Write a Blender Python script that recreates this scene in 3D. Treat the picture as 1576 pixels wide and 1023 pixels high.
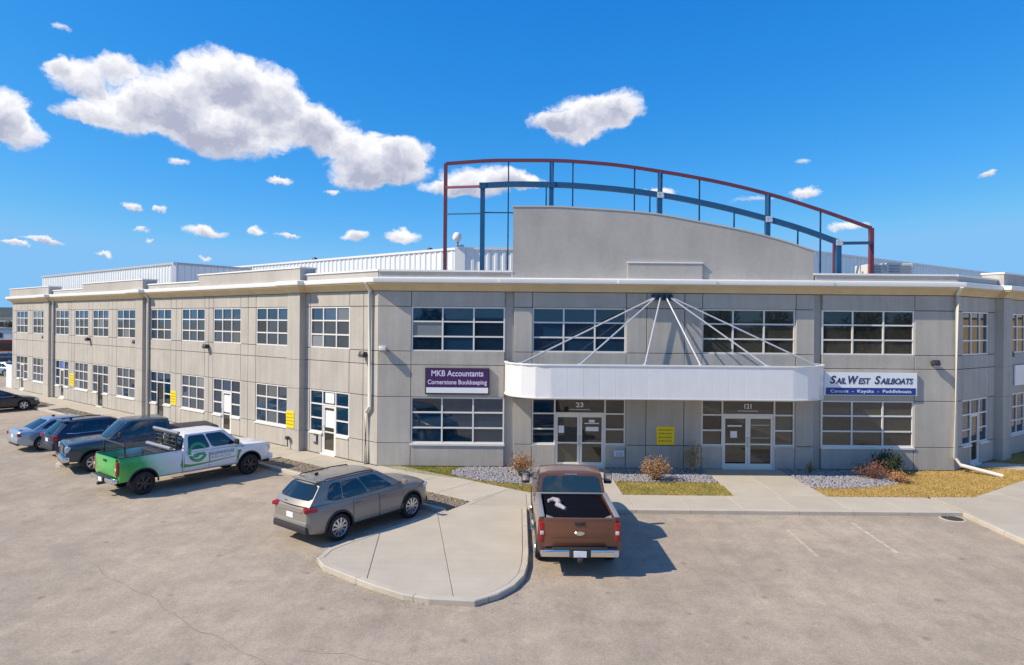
import bpy, bmesh, math, random
import numpy as np
from mathutils import Vector, Matrix
random.seed(7); rng = np.random.default_rng(7)
for o in list(bpy.data.objects): bpy.data.objects.remove(o)
S = bpy.context.scene; COL = S.collection
R = math.radians
# ------------------------------------------------------------------ camera
cd = bpy.data.cameras.new('camera'); cam = bpy.data.objects.new('camera', cd); COL.objects.link(cam)
cd.sensor_width = 36; cd.lens = 1000/1576*36; cd.shift_y = -15.5/1576; cd.clip_start = .1; cd.clip_end = 12000
cam.location = (0, 0, 6.0)
ROLL = .0088
fwd = Vector((0, 1, 0)); right = Vector((math.cos(ROLL), 0, math.sin(ROLL))); up = right.cross(fwd)
m3 = Matrix((right, up, -fwd)).transposed()
cam.rotation_euler = m3.to_euler()
S.camera = cam
# ------------------------------------------------------------------ sky, sun, exposure
SUN_EL = 43.6
S.view_settings.view_transform = 'Standard'; S.view_settings.look = 'None'
EXPOSURE = 1.14
S.view_settings.exposure = EXPOSURE; S.view_settings.gamma = 1; S.view_settings.use_curve_mapping = False
SKY_STRENGTH = .15
W = bpy.data.worlds.new('World'); S.world = W; W.use_nodes = True
nt = W.node_tree; nt.nodes.clear()
def wn(t, **k):
    n = nt.nodes.new(t)
    for a, b in k.items(): setattr(n, a, b)
    return n
def wl(a, b): nt.links.new(a, b)
def wmath(op, a, b=None, c=None, clamp=False):
    n = wn('ShaderNodeMath', operation=op); n.use_clamp = clamp
    for i, v in enumerate((a, b, c)):
        if v is None: continue
        if isinstance(v, (int, float)): n.inputs[i].default_value = v
        else: wl(v, n.inputs[i])
    return n.outputs[0]
sky = wn('ShaderNodeTexSky', sky_type='NISHITA'); sky.sun_disc = False
sky.sun_elevation = R(SUN_EL); sky.sun_rotation = R(-106); sky.altitude = 1000; sky.air_density = 1.0; sky.dust_density = .3; sky.ozone_density = 2.0
# the clear deep blue of the photographed sky: a power and gain per channel, the same in every direction
sr = wn('ShaderNodeSeparateColor'); wl(sky.outputs[0], sr.inputs[0]); cr_ = wn('ShaderNodeCombineColor')
KD = .2196; KO = 1/(SKY_STRENGTH*2**EXPOSURE)
for i, (g_, p_) in enumerate(((.36, 2.0), (.50, .82), (.84, .42))):
    v_ = wmath('MULTIPLY', wmath('POWER', wmath('MULTIPLY', sr.outputs[i], KD), p_), g_)
    v_ = wmath('MINIMUM', v_, (.235, .54, .92)[i])
    wl(wmath('MULTIPLY', v_, KO), cr_.inputs[i])
tc = wn('ShaderNodeTexCoord'); sep = wn('ShaderNodeSeparateXYZ'); wl(tc.outputs['Generated'], sep.inputs[0])
az = wmath('ARCTAN2', sep.outputs[0], sep.outputs[1]); el = wmath('ARCSINE', sep.outputs[2])
comb = wn('ShaderNodeCombineXYZ'); wl(az, comb.inputs[0]); wl(el, comb.inputs[1])
# domain warp so that the cloud outlines billow
nz = wn('ShaderNodeTexNoise', noise_dimensions='3D'); nz.inputs['Scale'].default_value = 19; nz.inputs['Detail'].default_value = 8; nz.inputs['Roughness'].default_value = .66
wl(comb.outputs[0], nz.inputs['Vector'])
wsub = wn('ShaderNodeVectorMath', operation='SUBTRACT'); wl(nz.outputs['Color'], wsub.inputs[0]); wsub.inputs[1].default_value = (.5, .5, .5)
wsc = wn('ShaderNodeVectorMath', operation='MULTIPLY'); wl(wsub.outputs[0], wsc.inputs[0]); wsc.inputs[1].default_value = (.055, .04, 0)
wadd = wn('ShaderNodeVectorMath', operation='ADD'); wl(comb.outputs[0], wadd.inputs[0]); wl(wsc.outputs[0], wadd.inputs[1])
# cloud puffs: azimuth, elevation, half sizes (degrees), strength
PUFFS = [(-33.82,17.18,2.45,1.62,1),(-31.51,18.2,1.58,1.17,0.9),(-35.11,17.69,1,0.94,0.7),(-24.61,18.68,3.55,2.5,1.15),(-21.45,18.17,4.22,2.56,1.1),(-28.28,16.73,3.78,2.42,1.1),(-26.01,15.41,5.09,2.32,1.15),(-30.88,15.16,3.38,1.87,1),(-19.19,16.22,4.34,2.44,1.1),(-23.65,14.24,5.29,1.68,1.05),(-16.07,15.49,3.17,2.09,1),(-33.74,14.91,1.98,0.86,0.8),(-12.3,13.94,4.65,2.13,1.1),(-10.65,12.86,3.87,1.46,1),(-13.66,12.17,2.81,1.11,0.9),(-9.26,14.37,2.51,1.47,0.9),(-37.88,13.93,1.71,1.81,1.1),(-36.98,12.8,1.54,1.28,1),(-39.62,12.96,2.04,1.77,1),(6.39,17.59,4.07,1.94,1.1),(8.92,18.18,2.91,1.58,1),(3.55,17.01,2.85,0.91,0.9),(5.26,16.2,2.56,1.03,0.9),(-2.46,12.27,4.86,1.49,1.05),(-5.6,11.54,3.41,0.8,0.9),(0.69,12.08,2.86,0.8,0.8),(24.32,10.38,1.71,0.57,1),(12.79,11.2,1.85,0.45,0.75),(19.9,10.19,2.03,0.32,0.5),(27.11,7.88,1.54,0.46,0.8),(-30.46,8.62,0.94,0.3,0.9),(-28.5,8.51,0.58,0.3,0.85),(-25.17,6.96,1.78,0.47,1),(-21.65,7.28,0.79,0.43,0.9),(-13.6,7.36,1.62,0.56,1),(-9.7,7.44,1.89,0.68,1.05),(-35.98,5.67,1.35,0.23,0.9),(-37.34,5.15,1.01,0.23,0.9),(-19.7,11.44,1.22,0.38,0.9),(-27.16,12.13,1.36,0.41,0.7),(-29.81,6.87,0.6,0.3,0.8),(-19.19,6.94,1.33,0.27,0.7),(-31.92,4.88,0.83,0.19,0.75),(-24.99,4.81,0.85,0.26,0.7),(-29.25,5.93,0.35,0.2,0.7),(36.13,10.72,0.67,0.28,0.7),(23.94,13.11,0.96,0.26,0.5),(-34.84,20.06,0.77,0.38,0.65),(-15.54,10.94,0.85,0.28,0.8),(-8.42,5.35,1.68,0.28,0.6)]
acc = None; tacc = None
for a0, e0, ra, re, s_ in PUFFS:
    sb = wn('ShaderNodeVectorMath', operation='SUBTRACT'); wl(wadd.outputs[0], sb.inputs[0]); sb.inputs[1].default_value = (R(a0), R(e0), 0)
    ml = wn('ShaderNodeVectorMath', operation='MULTIPLY'); wl(sb.outputs[0], ml.inputs[0]); ml.inputs[1].default_value = (1/R(ra), 1/R(re), 0)
    dt = wn('ShaderNodeVectorMath', operation='DOT_PRODUCT'); wl(ml.outputs[0], dt.inputs[0]); wl(ml.outputs[0], dt.inputs[1])
    w_ = wmath('MAXIMUM', wmath('MULTIPLY_ADD', dt.outputs['Value'], -s_, s_), 0.0)
    sy = wn('ShaderNodeSeparateXYZ'); wl(ml.outputs[0], sy.inputs[0])
    t_ = wmath('MULTIPLY', w_, sy.outputs[1])
    acc = w_ if acc is None else wmath('ADD', acc, w_)
    tacc = t_ if tacc is None else wmath('ADD', tacc, t_)
# fair-weather clouds added outside the view, cover raised for fill light on the front
n2 = wn('ShaderNodeTexNoise'); n2.inputs['Scale'].default_value = 5; n2.inputs['Detail'].default_value = 7
mp = wn('ShaderNodeMapping'); mp.inputs['Scale'].default_value = (1, 1, 2.6); wl(tc.outputs['Generated'], mp.inputs[0]); wl(mp.outputs[0], n2.inputs['Vector'])
behind = wmath('MULTIPLY', wmath('MULTIPLY', wmath('SUBTRACT', wmath('ABSOLUTE', az), R(46)), 5.0, None, True), wmath('MULTIPLY', wmath('SUBTRACT', n2.outputs[0], .51), 4.0, None, True))
acc2 = wmath('ADD', acc, behind)
n3 = wn('ShaderNodeTexNoise'); n3.inputs['Scale'].default_value = 46; n3.inputs['Detail'].default_value = 10; n3.inputs['Roughness'].default_value = .60
n3s = wn('ShaderNodeVectorMath', operation='MULTIPLY'); wl(wadd.outputs[0], n3s.inputs[0]); n3s.inputs[1].default_value = (.8, 1.5, 1); wl(n3s.outputs[0], n3.inputs['Vector'])
fld = wmath('ADD', acc2, wmath('MULTIPLY', wmath('SUBTRACT', n3.outputs[0], .52), 1.25))
mr = wn('ShaderNodeMapRange', interpolation_type='SMOOTHSTEP'); mr.inputs['From Min'].default_value = .06; mr.inputs['From Max'].default_value = .80
wl(fld, mr.inputs['Value'])
alpha = wmath('MULTIPLY', mr.outputs[0], wmath('MULTIPLY', acc2, 9.0, None, True), None, True)
pos = wmath('DIVIDE', tacc, wmath('MAXIMUM', acc, .02))
n4 = wn('ShaderNodeTexNoise'); n4.inputs['Scale'].default_value = 26; n4.inputs['Detail'].default_value = 9; n4.inputs['Roughness'].default_value = .6; wl(wadd.outputs[0], n4.inputs['Vector'])
thick = wmath('MULTIPLY', wmath('SUBTRACT', fld, .55), .9, None, True)
shade = wmath('SUBTRACT', wmath('MULTIPLY_ADD', pos, .85, wmath('MULTIPLY_ADD', wmath('SUBTRACT', n4.outputs[0], .5), 2.0, .84)), wmath('MULTIPLY', thick, .62), None, True)
ramp = wn('ShaderNodeMix', data_type='RGBA'); wl(shade, ramp.inputs[0])
CB = KO
ramp.inputs[6].default_value = (.45*CB, .48*CB, .62*CB, 1); ramp.inputs[7].default_value = (1.0*CB, 1.0*CB, 1.04*CB, 1)
mx = wn('ShaderNodeMix', data_type='RGBA'); wl(alpha, mx.inputs[0]); wl(cr_.outputs[0], mx.inputs[6]); wl(ramp.outputs[2], mx.inputs[7])
bg = wn('ShaderNodeBackground'); bg.inputs['Strength'].default_value = SKY_STRENGTH; wl(mx.outputs[2], bg.inputs[0])
wo = wn('ShaderNodeOutputWorld'); wl(bg.outputs[0], wo.inputs[0])
ld = bpy.data.lights.new('sun', 'SUN'); ld.energy = 2.6; ld.angle = R(.5); ld.color = (1, .875, .70)
sun = bpy.data.objects.new('sun', ld); COL.objects.link(sun)
sun.location = (-60, 10, 60)
sun.rotation_euler = Vector((1.05, .30, -1)).to_track_quat('-Z', 'Y').to_euler()

# ------------------------------------------------------------------ materials
MATS = {}
def mat(name, col, rough=.6, metal=0, var=.0, scale=3., bump=0., bscale=40., coat=0, ior=None, streak=None, emit=None, objvar=0., dirt=0.):
    if name in MATS: return MATS[name]
    m = bpy.data.materials.new(name); m.use_nodes = True; t = m.node_tree; b = t.nodes['Principled BSDF']
    b.inputs['Roughness'].default_value = rough; b.inputs['Metallic'].default_value = metal
    if coat: b.inputs['Coat Weight'].default_value = coat; b.inputs['Coat Roughness'].default_value = .04
    if ior: b.inputs['IOR'].default_value = ior
    geo = t.nodes.new('ShaderNodeNewGeometry')
    def noise(sc, det=6, vec=None, rg=.6):
        n = t.nodes.new('ShaderNodeTexNoise'); n.inputs['Scale'].default_value = sc; n.inputs['Detail'].default_value = det; n.inputs['Roughness'].default_value = rg
        t.links.new(vec or geo.outputs['Position'], n.inputs['Vector']); return n.outputs[0]
    def mth(op, a, bb):
        n = t.nodes.new('ShaderNodeMath'); n.operation = op
        for i, v in enumerate((a, bb)):
            if isinstance(v, (int, float)): n.inputs[i].default_value = v
            else: t.links.new(v, n.inputs[i])
        return n.outputs[0]
    fac = None
    def addf(x):
        nonlocal fac
        fac = x if fac is None else mth('ADD', fac, x)
    if var: addf(mth('MULTIPLY', mth('SUBTRACT', noise(scale), .5), var*4)); addf(mth('MULTIPLY', mth('SUBTRACT', noise(scale*14, 3), .5), var*1.5))
    if streak:
        mpn = t.nodes.new('ShaderNodeMapping'); mpn.inputs['Scale'].default_value = streak[:3]; t.links.new(geo.outputs['Position'], mpn.inputs[0])
        addf(mth('MULTIPLY', mth('SUBTRACT', noise(1.0, 5, mpn.outputs[0]), .5), streak[3]*4))
    if objvar:
        oi = t.nodes.new('ShaderNodeObjectInfo'); addf(mth('MULTIPLY', mth('SUBTRACT', oi.outputs['Random'], .5), objvar*2))
    if fac is not None:
        v = mth('ADD', fac, 1.0)
        mxn = t.nodes.new('ShaderNodeVectorMath'); mxn.operation = 'SCALE'; mxn.inputs[0].default_value = col[:3]; t.links.new(v, mxn.inputs['Scale'])
        t.links.new(mxn.outputs[0], b.inputs['Base Color'])
        if rough > .25:
            t.links.new(mth('ADD', mth('MULTIPLY', fac, -.3), rough), b.inputs['Roughness'])
    else: b.inputs['Base Color'].default_value = (*col[:3], 1)
    if bump:
        bn = t.nodes.new('ShaderNodeBump'); bn.inputs['Strength'].default_value = bump; bn.inputs['Distance'].default_value = .02
        t.links.new(noise(bscale, 4), bn.inputs['Height']); t.links.new(bn.outputs[0], b.inputs['Normal'])
    MATS[name] = m; return m
STUCCO = mat('stucco', (.435, .405, .36), .88, var=.10, scale=.7, bump=.35, bscale=60, objvar=.035, streak=(3.2, 3.2, .2, .11))
STUCCO2 = mat('stucco_parapet', (.43, .41, .375), .88, var=.12, scale=.45, bump=.3, bscale=50, streak=(1.2, 1.2, .35, .08))
JOINT = mat('joint_core', (.13, .12, .115), .9)
TAN = mat('cornice_tan', (.64, .50, .29), .7, var=.06, scale=1.2, streak=(1.5, 1.5, .5, .08))
WHITE = mat('white_metal', (.80, .79, .76), .38, var=.03, scale=2)
CREAM = mat('cream_frame', (.74, .72, .68), .4)
PIPE = mat('downspout_cream', (.70, .67, .60), .5, var=.04)
FASCIA = mat('canopy_white', (.80, .80, .80), .3, .1, var=.03, scale=2, objvar=.02, streak=(3, 3, .3, .03))
SOFFIT = mat('canopy_soffit', (.62, .56, .46), .6)
CLAD = mat('cladding_white', (.80, .80, .79), .38, .2, var=.03, scale=1)
ROOFM = mat('roof_membrane', (.30, .29, .28), .9, var=.1, scale=1)
BLUE = mat('steel_blue', (.012, .085, .19), .45, var=.10, scale=2)
MAROON = mat('steel_maroon', (.16, .035, .055), .5, var=.12, scale=2)
GALV = mat('rod_galv', (.62, .64, .66), .35, .4)
DARK = mat('dark_metal', (.035, .035, .04), .5)
LENS = mat('lens_glass', (.25, .25, .24), .15)
def glassmat(name, col, ior=1.9, rough=.02):
    m = mat(name, col, rough, ior=ior, var=.3, scale=.5, objvar=.5)
    return m
GLASS = glassmat('window_glass', (.006, .030, .062), 1.75)
GLASSW = glassmat('wing_glass_sky_tint', (.030, .050, .078), 2.1)  # wing panes: blue of the reflected sky tinted into the base colour
GLASS_GROUND = glassmat('ground_tint_glass', (.045, .042, .034), 1.7)  # doors and right-hand windows: brown of the reflected ground is in the base colour
BLIND = mat('window_blind', (.17, .185, .20), .12, ior=1.7, objvar=.4)
PAPER = mat('paper_white', (.75, .77, .80), .7, var=.06, scale=20)
YELLOW = mat('sign_yellow', (.90, .66, .008), .5)
YTEXT = mat('sign_dark_text', (.42, .28, .01), .6)
PURPLE = mat('sign_purple', (.060, .016, .10), .35)
SIGNW = mat('sign_white', (.80, .82, .86), .4)
SIGNB = mat('sign_blue', (.012, .045, .24), .4)
NAVY = mat('letter_navy', (.02, .035, .12), .5)
LILAC = mat('letter_lilac', (.66, .60, .80), .5)
CONC = mat('concrete_walk', (.44, .395, .315), .9, var=.09, scale=.9, bump=.2, bscale=80, objvar=.05, streak=(.4, 7, 1, .035))
KERB = mat('kerb_concrete', (.46, .415, .34), .9, var=.12, scale=1.5, bump=.2)
SOIL = mat('soil', (.19, .15, .10), .95, var=.2, scale=2)
STONE = mat('stone_grey', (.27, .26, .275), .85, var=.25, scale=5)
STONEB = mat('stone_brown', (.30, .26, .21), .9, var=.25, scale=5)
TYRE = mat('tyre_rubber', (.018, .018, .02), .8)
RIMB = mat('rim_bright', (.62, .63, .65), .25, .8)
RIMD = mat('rim_dark', (.06, .06, .065), .35, .6)
BLACKP = mat('black_plastic', (.028, .028, .03), .55)
WELL = mat('wheel_well', (.01, .01, .01), .9)
CHROME = mat('chrome', (.75, .75, .76), .12, 1.0)
CARGLASS = mat('car_glass', (.008, .014, .022), .02, ior=1.85)
REDL = mat('tail_red', (.36, .010, .014), .15, ior=1.6)
CLEARL = mat('head_clear', (.60, .62, .64), .08, ior=1.6)
PLATE = mat('plate_white', (.72, .74, .78), .4)
CABLE = mat('grey_rail', (.30, .31, .33), .4, .3)

# asphalt: dusty light-brown grey, worn patches, oil stains, tyre drag streaks
def asphalt():
    m = bpy.data.materials.new('asphalt'); m.use_nodes = True; t = m.node_tree; b = t.nodes['Principled BSDF']; L = t.links.new
    geo = t.nodes.new('ShaderNodeNewGeometry'); P = geo.outputs['Position']
    def N(sc, det=5, rg=.6, mp=None):
        n = t.nodes.new('ShaderNodeTexNoise'); n.inputs['Scale'].default_value = sc; n.inputs['Detail'].default_value = det; n.inputs['Roughness'].default_value = rg
        if mp:
            k = t.nodes.new('ShaderNodeMapping'); k.inputs['Scale'].default_value = mp[:3]; k.inputs['Rotation'].default_value = (0, 0, mp[3]); L(P, k.inputs[0]); L(k.outputs[0], n.inputs[0])
        else: L(P, n.inputs[0])
        return n.outputs[0]
    def mr(x, a, bb, c, d):
        n = t.nodes.new('ShaderNodeMapRange'); L(x, n.inputs[0])
        for i, v in enumerate((a, bb, c, d)): n.inputs[i+1].default_value = v
        return n.outputs[0]
    def mul(a, bb):
        n = t.nodes.new('ShaderNodeMath'); n.operation = 'MULTIPLY'; L(a, n.inputs[0])
        if isinstance(bb, (int, float)): n.inputs[1].default_value = bb
        else: L(bb, n.inputs[1])
        return n.outputs[0]
    v = mr(N(.16, 4), .3, .7, .86, 1.12)
    v = mul(v, mr(N(1.1, 5, .7), .3, .7, .90, 1.09))
    v = mul(v, mr(N(22, 3, .8), .3, .7, .86, 1.12))
    v = mul(v, mr(N(90, 2, .8), .25, .75, .80, 1.18))
    v = mul(v, mr(N(1, 4, .6, (2.6, .16, 1, 0)), .35, .72, .955, 1.06))          # streaks along the stalls
    v = mul(v, mr(N(1, 4, .6, (.3, 1.6, 1, R(37.6))), .35, .72, .975, 1.035))
    st = N(.33, 5, .65)
    v = mul(v, mr(st, .62, .72, 1.0, .78))                                       # stains
    vo = t.nodes.new('ShaderNodeTexVoronoi'); vo.inputs['Scale'].default_value = .9; vo.inputs['Randomness'].default_value = 1; L(P, vo.inputs['Vector'])
    v = mul(v, mr(vo.outputs['Distance'], .03, .10, .66, 1.0))                   # oil drips
    vo2 = t.nodes.new('ShaderNodeTexVoronoi'); vo2.inputs['Scale'].default_value = 38; L(P, vo2.inputs['Vector'])
    v = mul(v, mr(vo2.outputs['Color'], .0, 1.0, .84, 1.14))                     # coarse stones
    v = mul(v, mr(N(2.6, 8, .75), .3, .7, .88, 1.10))
    v = mul(v, mr(N(.42, 8, .72), .57, .66, 1.0, .84))
    mixc = t.nodes.new('ShaderNodeMix'); mixc.data_type = 'RGBA'; L(mr(N(.5, 6, .7), .35, .65, 0, 1), mixc.inputs[0])
    mixc.inputs[6].default_value = (.348, .290, .222, 1); mixc.inputs[7].default_value = (.412, .340, .258, 1)
    sc = t.nodes.new('ShaderNodeVectorMath'); sc.operation = 'SCALE'; L(mixc.outputs[2], sc.inputs[0]); L(v, sc.inputs['Scale'])
    L(sc.outputs[0], b.inputs['Base Color']); b.inputs['Roughness'].default_value = .92
    bn = t.nodes.new('ShaderNodeBump'); bn.inputs['Strength'].default_value = .5; bn.inputs['Distance'].default_value = .012; L(N(70, 3, .7), bn.inputs['Height']); L(bn.outputs[0], b.inputs['Normal'])
    return m
ASPH = asphalt()
# grass: patchy, green to straw
def grassmat(name, c1, c2):
    m = bpy.data.materials.new(name); m.use_nodes = True; t = m.node_tree; b = t.nodes['Principled BSDF']; L = t.links.new
    geo = t.nodes.new('ShaderNodeNewGeometry'); n = t.nodes.new('ShaderNodeTexNoise'); n.inputs['Scale'].default_value = 1.3; n.inputs['Detail'].default_value = 5; L(geo.outputs['Position'], n.inputs[0])
    n2 = t.nodes.new('ShaderNodeTexNoise'); n2.inputs['Scale'].default_value = 30; L(geo.outputs['Position'], n2.inputs[0])
    ad = t.nodes.new('ShaderNodeMath'); ad.operation = 'MULTIPLY_ADD'; L(n2.outputs[0], ad.inputs[0]); ad.inputs[1].default_value = .6; L(n.outputs[0], ad.inputs[2])
    r = t.nodes.new('ShaderNodeMapRange'); L(ad.outputs[0], r.inputs[0]); r.inputs[1].default_value = .55; r.inputs[2].default_value = 1.05
    mx = t.nodes.new('ShaderNodeMix'); mx.data_type = 'RGBA'; L(r.outputs[0], mx.inputs[0]); mx.inputs[6].default_value = (*c1, 1); mx.inputs[7].default_value = (*c2, 1)
    L(mx.outputs[2], b.inputs['Base Color']); b.inputs['Roughness'].default_value = .8
    return m
G_GREEN = grassmat('grass_green', (.15, .24, .03), (.42, .34, .08))
G_STRAW = grassmat('grass_straw', (.46, .31, .085), (.60, .42, .15))
G_MIX = grassmat('grass_mixed', (.30, .28, .055), (.55, .40, .12))
FIELD = grassmat('field', (.12, .11, .05), (.20, .17, .08))

# ------------------------------------------------------------------ mesh helpers
class MB:
    def __init__(s): s.v = []; s.f = []; s.mi = []
    def add(s, vs, fs, mi=0):
        o = len(s.v); s.v += [tuple(map(float, p)) for p in vs]; s.f += [tuple(i+o for i in f) for f in fs]; s.mi += [mi]*len(fs); return s
    def hexa(s, p, mi=0):   # 8 points: bottom 4 (ccw), top 4
        return s.add(p, [(3,2,1,0),(4,5,6,7),(0,1,5,4),(1,2,6,5),(2,3,7,6),(3,0,4,7)], mi)
    def box(s, a, b, mi=0):
        x0,y0,z0 = a; x1,y1,z1 = b
        return s.hexa([(x0,y0,z0),(x1,y0,z0),(x1,y1,z0),(x0,y1,z0),(x0,y0,z1),(x1,y0,z1),(x1,y1,z1),(x0,y1,z1)], mi)
    def rbox(s, c, size, r=.02, seg=2, rot=None, mi=0):
        bm = bmesh.new(); bmesh.ops.create_cube(bm, size=1)
        for v in bm.verts: v.co = Vector((v.co.x*size[0], v.co.y*size[1], v.co.z*size[2]))
        if r: bmesh.ops.bevel(bm, geom=bm.edges[:], offset=min(r, min(size)*.49), segments=seg, affect='EDGES', profile=.5)
        M = Matrix.Translation(c) @ (rot.to_4x4() if rot else Matrix())
        bm.verts.index_update()
        s.add([M @ v.co for v in bm.verts], [[v.index for v in f.verts] for f in bm.faces], mi); bm.free(); return s
    def prism(s, poly, z0, z1, mi=0):
        n = len(poly); vs = [(p[0], p[1], z0) for p in poly]+[(p[0], p[1], z1) for p in poly]
        return s.add(vs, [tuple(range(n-1, -1, -1)), tuple(range(n, 2*n))]+[(i, (i+1) % n, n+(i+1) % n, n+i) for i in range(n)], mi)
    def tube(s, pts, r, n=8, mi=0, cap=True):
        pts = [Vector(p) for p in pts]; rings = []
        for i, p in enumerate(pts):
            t = (pts[min(i+1, len(pts)-1)]-pts[max(i-1, 0)]).normalized()
            a = t.cross(Vector((0, 0, 1)))
            if a.length < 1e-3: a = t.cross(Vector((1, 0, 0)))
            a.normalize(); b = a.cross(t); rr = r[i] if isinstance(r, (list, tuple)) else r
            rings.append([p+(a*math.cos(k*2*math.pi/n)+b*math.sin(k*2*math.pi/n))*rr for k in range(n)])
        vs = [q for rg in rings for q in rg]; fs = []
        for i in range(len(pts)-1):
            for k in range(n): fs.append((i*n+k, i*n+(k+1) % n, (i+1)*n+(k+1) % n, (i+1)*n+k))
        if cap: fs += [tuple(range(n-1, -1, -1)), tuple(range((len(pts)-1)*n, len(pts)*n))]
        return s.add(vs, fs, mi)
    def bar(s, a, b, w, h, mi=0, upv=(0, 0, 1)):   # rectangular bar from a to b
        a = Vector(a); b = Vector(b); t = (b-a).normalized(); u = Vector(upv)
        if abs(t.dot(u)) > .98: u = Vector((0, 1, 0))
        sd = t.cross(u).normalized(); u = sd.cross(t)
        q = [sd*(-w/2)-u*(h/2), sd*(w/2)-u*(h/2), sd*(w/2)+u*(h/2), sd*(-w/2)+u*(h/2)]
        return s.hexa([a+x for x in q]+[b+x for x in q], mi)
    def grid(s, G, mi=0, close=False):
        n, m = len(G), len(G[0]); vs = [p for r in G for p in r]
        return s.add(vs, [(i*m+j, i*m+j+1, (i+1)*m+j+1, (i+1)*m+j) for i in range(n-1) for j in range(m-1)], mi)
    def shell(s, G, H, mi=0):  # closed slab between two equal grids
        n, m = len(G), len(G[0]); vs = [p for r in G for p in r]+[p for r in H for p in r]; o = n*m; fs = []
        for i in range(n-1):
            for j in range(m-1):
                fs.append((i*m+j, i*m+j+1, (i+1)*m+j+1, (i+1)*m+j)); fs.append((o+i*m+j, o+(i+1)*m+j, o+(i+1)*m+j+1, o+i*m+j+1))
        rim = [(0, j) for j in range(m)]+[(i, m-1) for i in range(1, n)]+[(n-1, j) for j in range(m-2, -1, -1)]+[(i, 0) for i in range(n-2, 0, -1)]
        ids = [i*m+j for i, j in rim]; k = len(ids)
        for q in range(k): fs.append((ids[(q+1) % k], ids[q], o+ids[q], o+ids[(q+1) % k]))
        return s.add(vs, fs, mi)
    def lathe(s, prof, n=24, mi=0, axis='y', closed=False):   # profile (r, h) about an axis
        vs = []
        for k in range(n):
            a = 2*math.pi*k/n
            for r, h in prof:
                vs.append((r*math.cos(a), h, r*math.sin(a)) if axis == 'y' else (r*math.cos(a), r*math.sin(a), h))
        m = len(prof); fs = []
        for k in range(n):
            for j in range(m-1+(1 if closed else 0)):
                j2 = (j+1) % m; fs.append((k*m+j, k*m+j2, ((k+1) % n)*m+j2, ((k+1) % n)*m+j))
        return s.add(vs, fs, mi)
    def mesh(s, name, mats, smooth=None, fix=True, weld=False):
        me = bpy.data.meshes.new(name); me.from_pydata(s.v, [], s.f)
        for m in (mats if isinstance(mats, (list, tuple)) else [mats]): me.materials.append(m)
        if any(s.mi): me.polygons.foreach_set('material_index', s.mi)
        if fix or weld:
            bm = bmesh.new(); bm.from_mesh(me)
            if weld: bmesh.ops.remove_doubles(bm, verts=bm.verts, dist=.0005)
            bmesh.ops.recalc_face_normals(bm, faces=bm.faces); bm.to_mesh(me); bm.free()
        if smooth is not None:
            me.polygons.foreach_set('use_smooth', [True]*len(me.polygons)); me.set_sharp_from_angle(angle=R(smooth))
        return me
    def build(s, name, mats, parent=None, smooth=None, **k):
        return link(name, s.mesh(name, mats, smooth, **k), parent)
def link(name, data, parent=None):
    o = bpy.data.objects.new(name, data); COL.objects.link(o)
    if parent is not None: setp(o, parent)
    return o
BASES = {}
def setp(o, p):
    o.parent = p
    b = BASES.get(p.name)
    if b is not None: o.matrix_parent_inverse = Matrix.Translation(-Vector(b))
def tag(o, label=None, cat=None, group=None, kind=None):
    for k, v in (('label', label), ('category', cat), ('group', group), ('kind', kind)):
        if v: o[k] = v
    return o
def empty(name, loc=(0, 0, 0), rz=0, world=False):
    """an Empty at a thing's base; world=True: its children are given in world coordinates"""
    o = bpy.data.objects.new(name, None); COL.objects.link(o); o.location = loc; o.rotation_euler = (0, 0, rz); o.empty_display_size = .3
    if world: BASES[o.name] = loc
    return o
def text(name, body, parent, pos, width, height, m, rz=0, shear=0, bold=0, depth=.006):
    c = bpy.data.curves.new(name, 'FONT'); c.body = body; c.size = 1; c.extrude = depth; c.align_x = 'CENTER'; c.align_y = 'CENTER'; c.shear = shear; c.offset = bold
    c.materials.append(m); o = link(name, c, parent)
    bpy.context.view_layer.update(); d = o.dimensions
    sx = width/max(d.x, .01); syy = height/max(d.y, .01)
    dg = bpy.context.evaluated_depsgraph_get(); me = bpy.data.meshes.new_from_object(o.evaluated_get(dg), depsgraph=dg); bpy.data.objects.remove(o)
    o = link(name, me, parent); o['kind'] = 'stuff'
    o.rotation_euler = (R(90), 0, rz); o.location = pos; o.scale = (sx, syy, 1)
    return o
def pchip(pts):
    x = np.array([p[0] for p in pts], float); y = np.array([p[1] for p in pts], float); h = np.diff(x); dl = np.diff(y)/h; m = np.zeros_like(y)
    m[0] = dl[0]; m[-1] = dl[-1]
    for i in range(1, len(x)-1):
        m[i] = 0 if dl[i-1]*dl[i] <= 0 else 2*dl[i-1]*dl[i]/(dl[i-1]+dl[i])
    def f(t):
        t = min(max(t, x[0]), x[-1]); i = min(int(np.searchsorted(x, t, 'right'))-1, len(h)-1); i = max(i, 0); u = (t-x[i])/h[i]
        return float((2*u**3-3*u**2+1)*y[i]+(u**3-2*u**2+u)*h[i]*m[i]+(-2*u**3+3*u**2)*y[i+1]+(u**3-u**2)*h[i]*m[i+1])
    return f
def clip(poly, p, nrm, keep=1):
    """half-plane clip; keeps the side where (q-p).n*keep >= 0"""
    out = []; n = len(poly)
    for i in range(n):
        a, b = poly[i], poly[(i+1) % n]
        da = ((a[0]-p[0])*nrm[0]+(a[1]-p[1])*nrm[1])*keep; db = ((b[0]-p[0])*nrm[0]+(b[1]-p[1])*nrm[1])*keep
        if da >= 0: out.append(a)
        if da*db < 0: t = da/(da-db); out.append((a[0]+(b[0]-a[0])*t, a[1]+(b[1]-a[1])*t))
    return out
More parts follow.
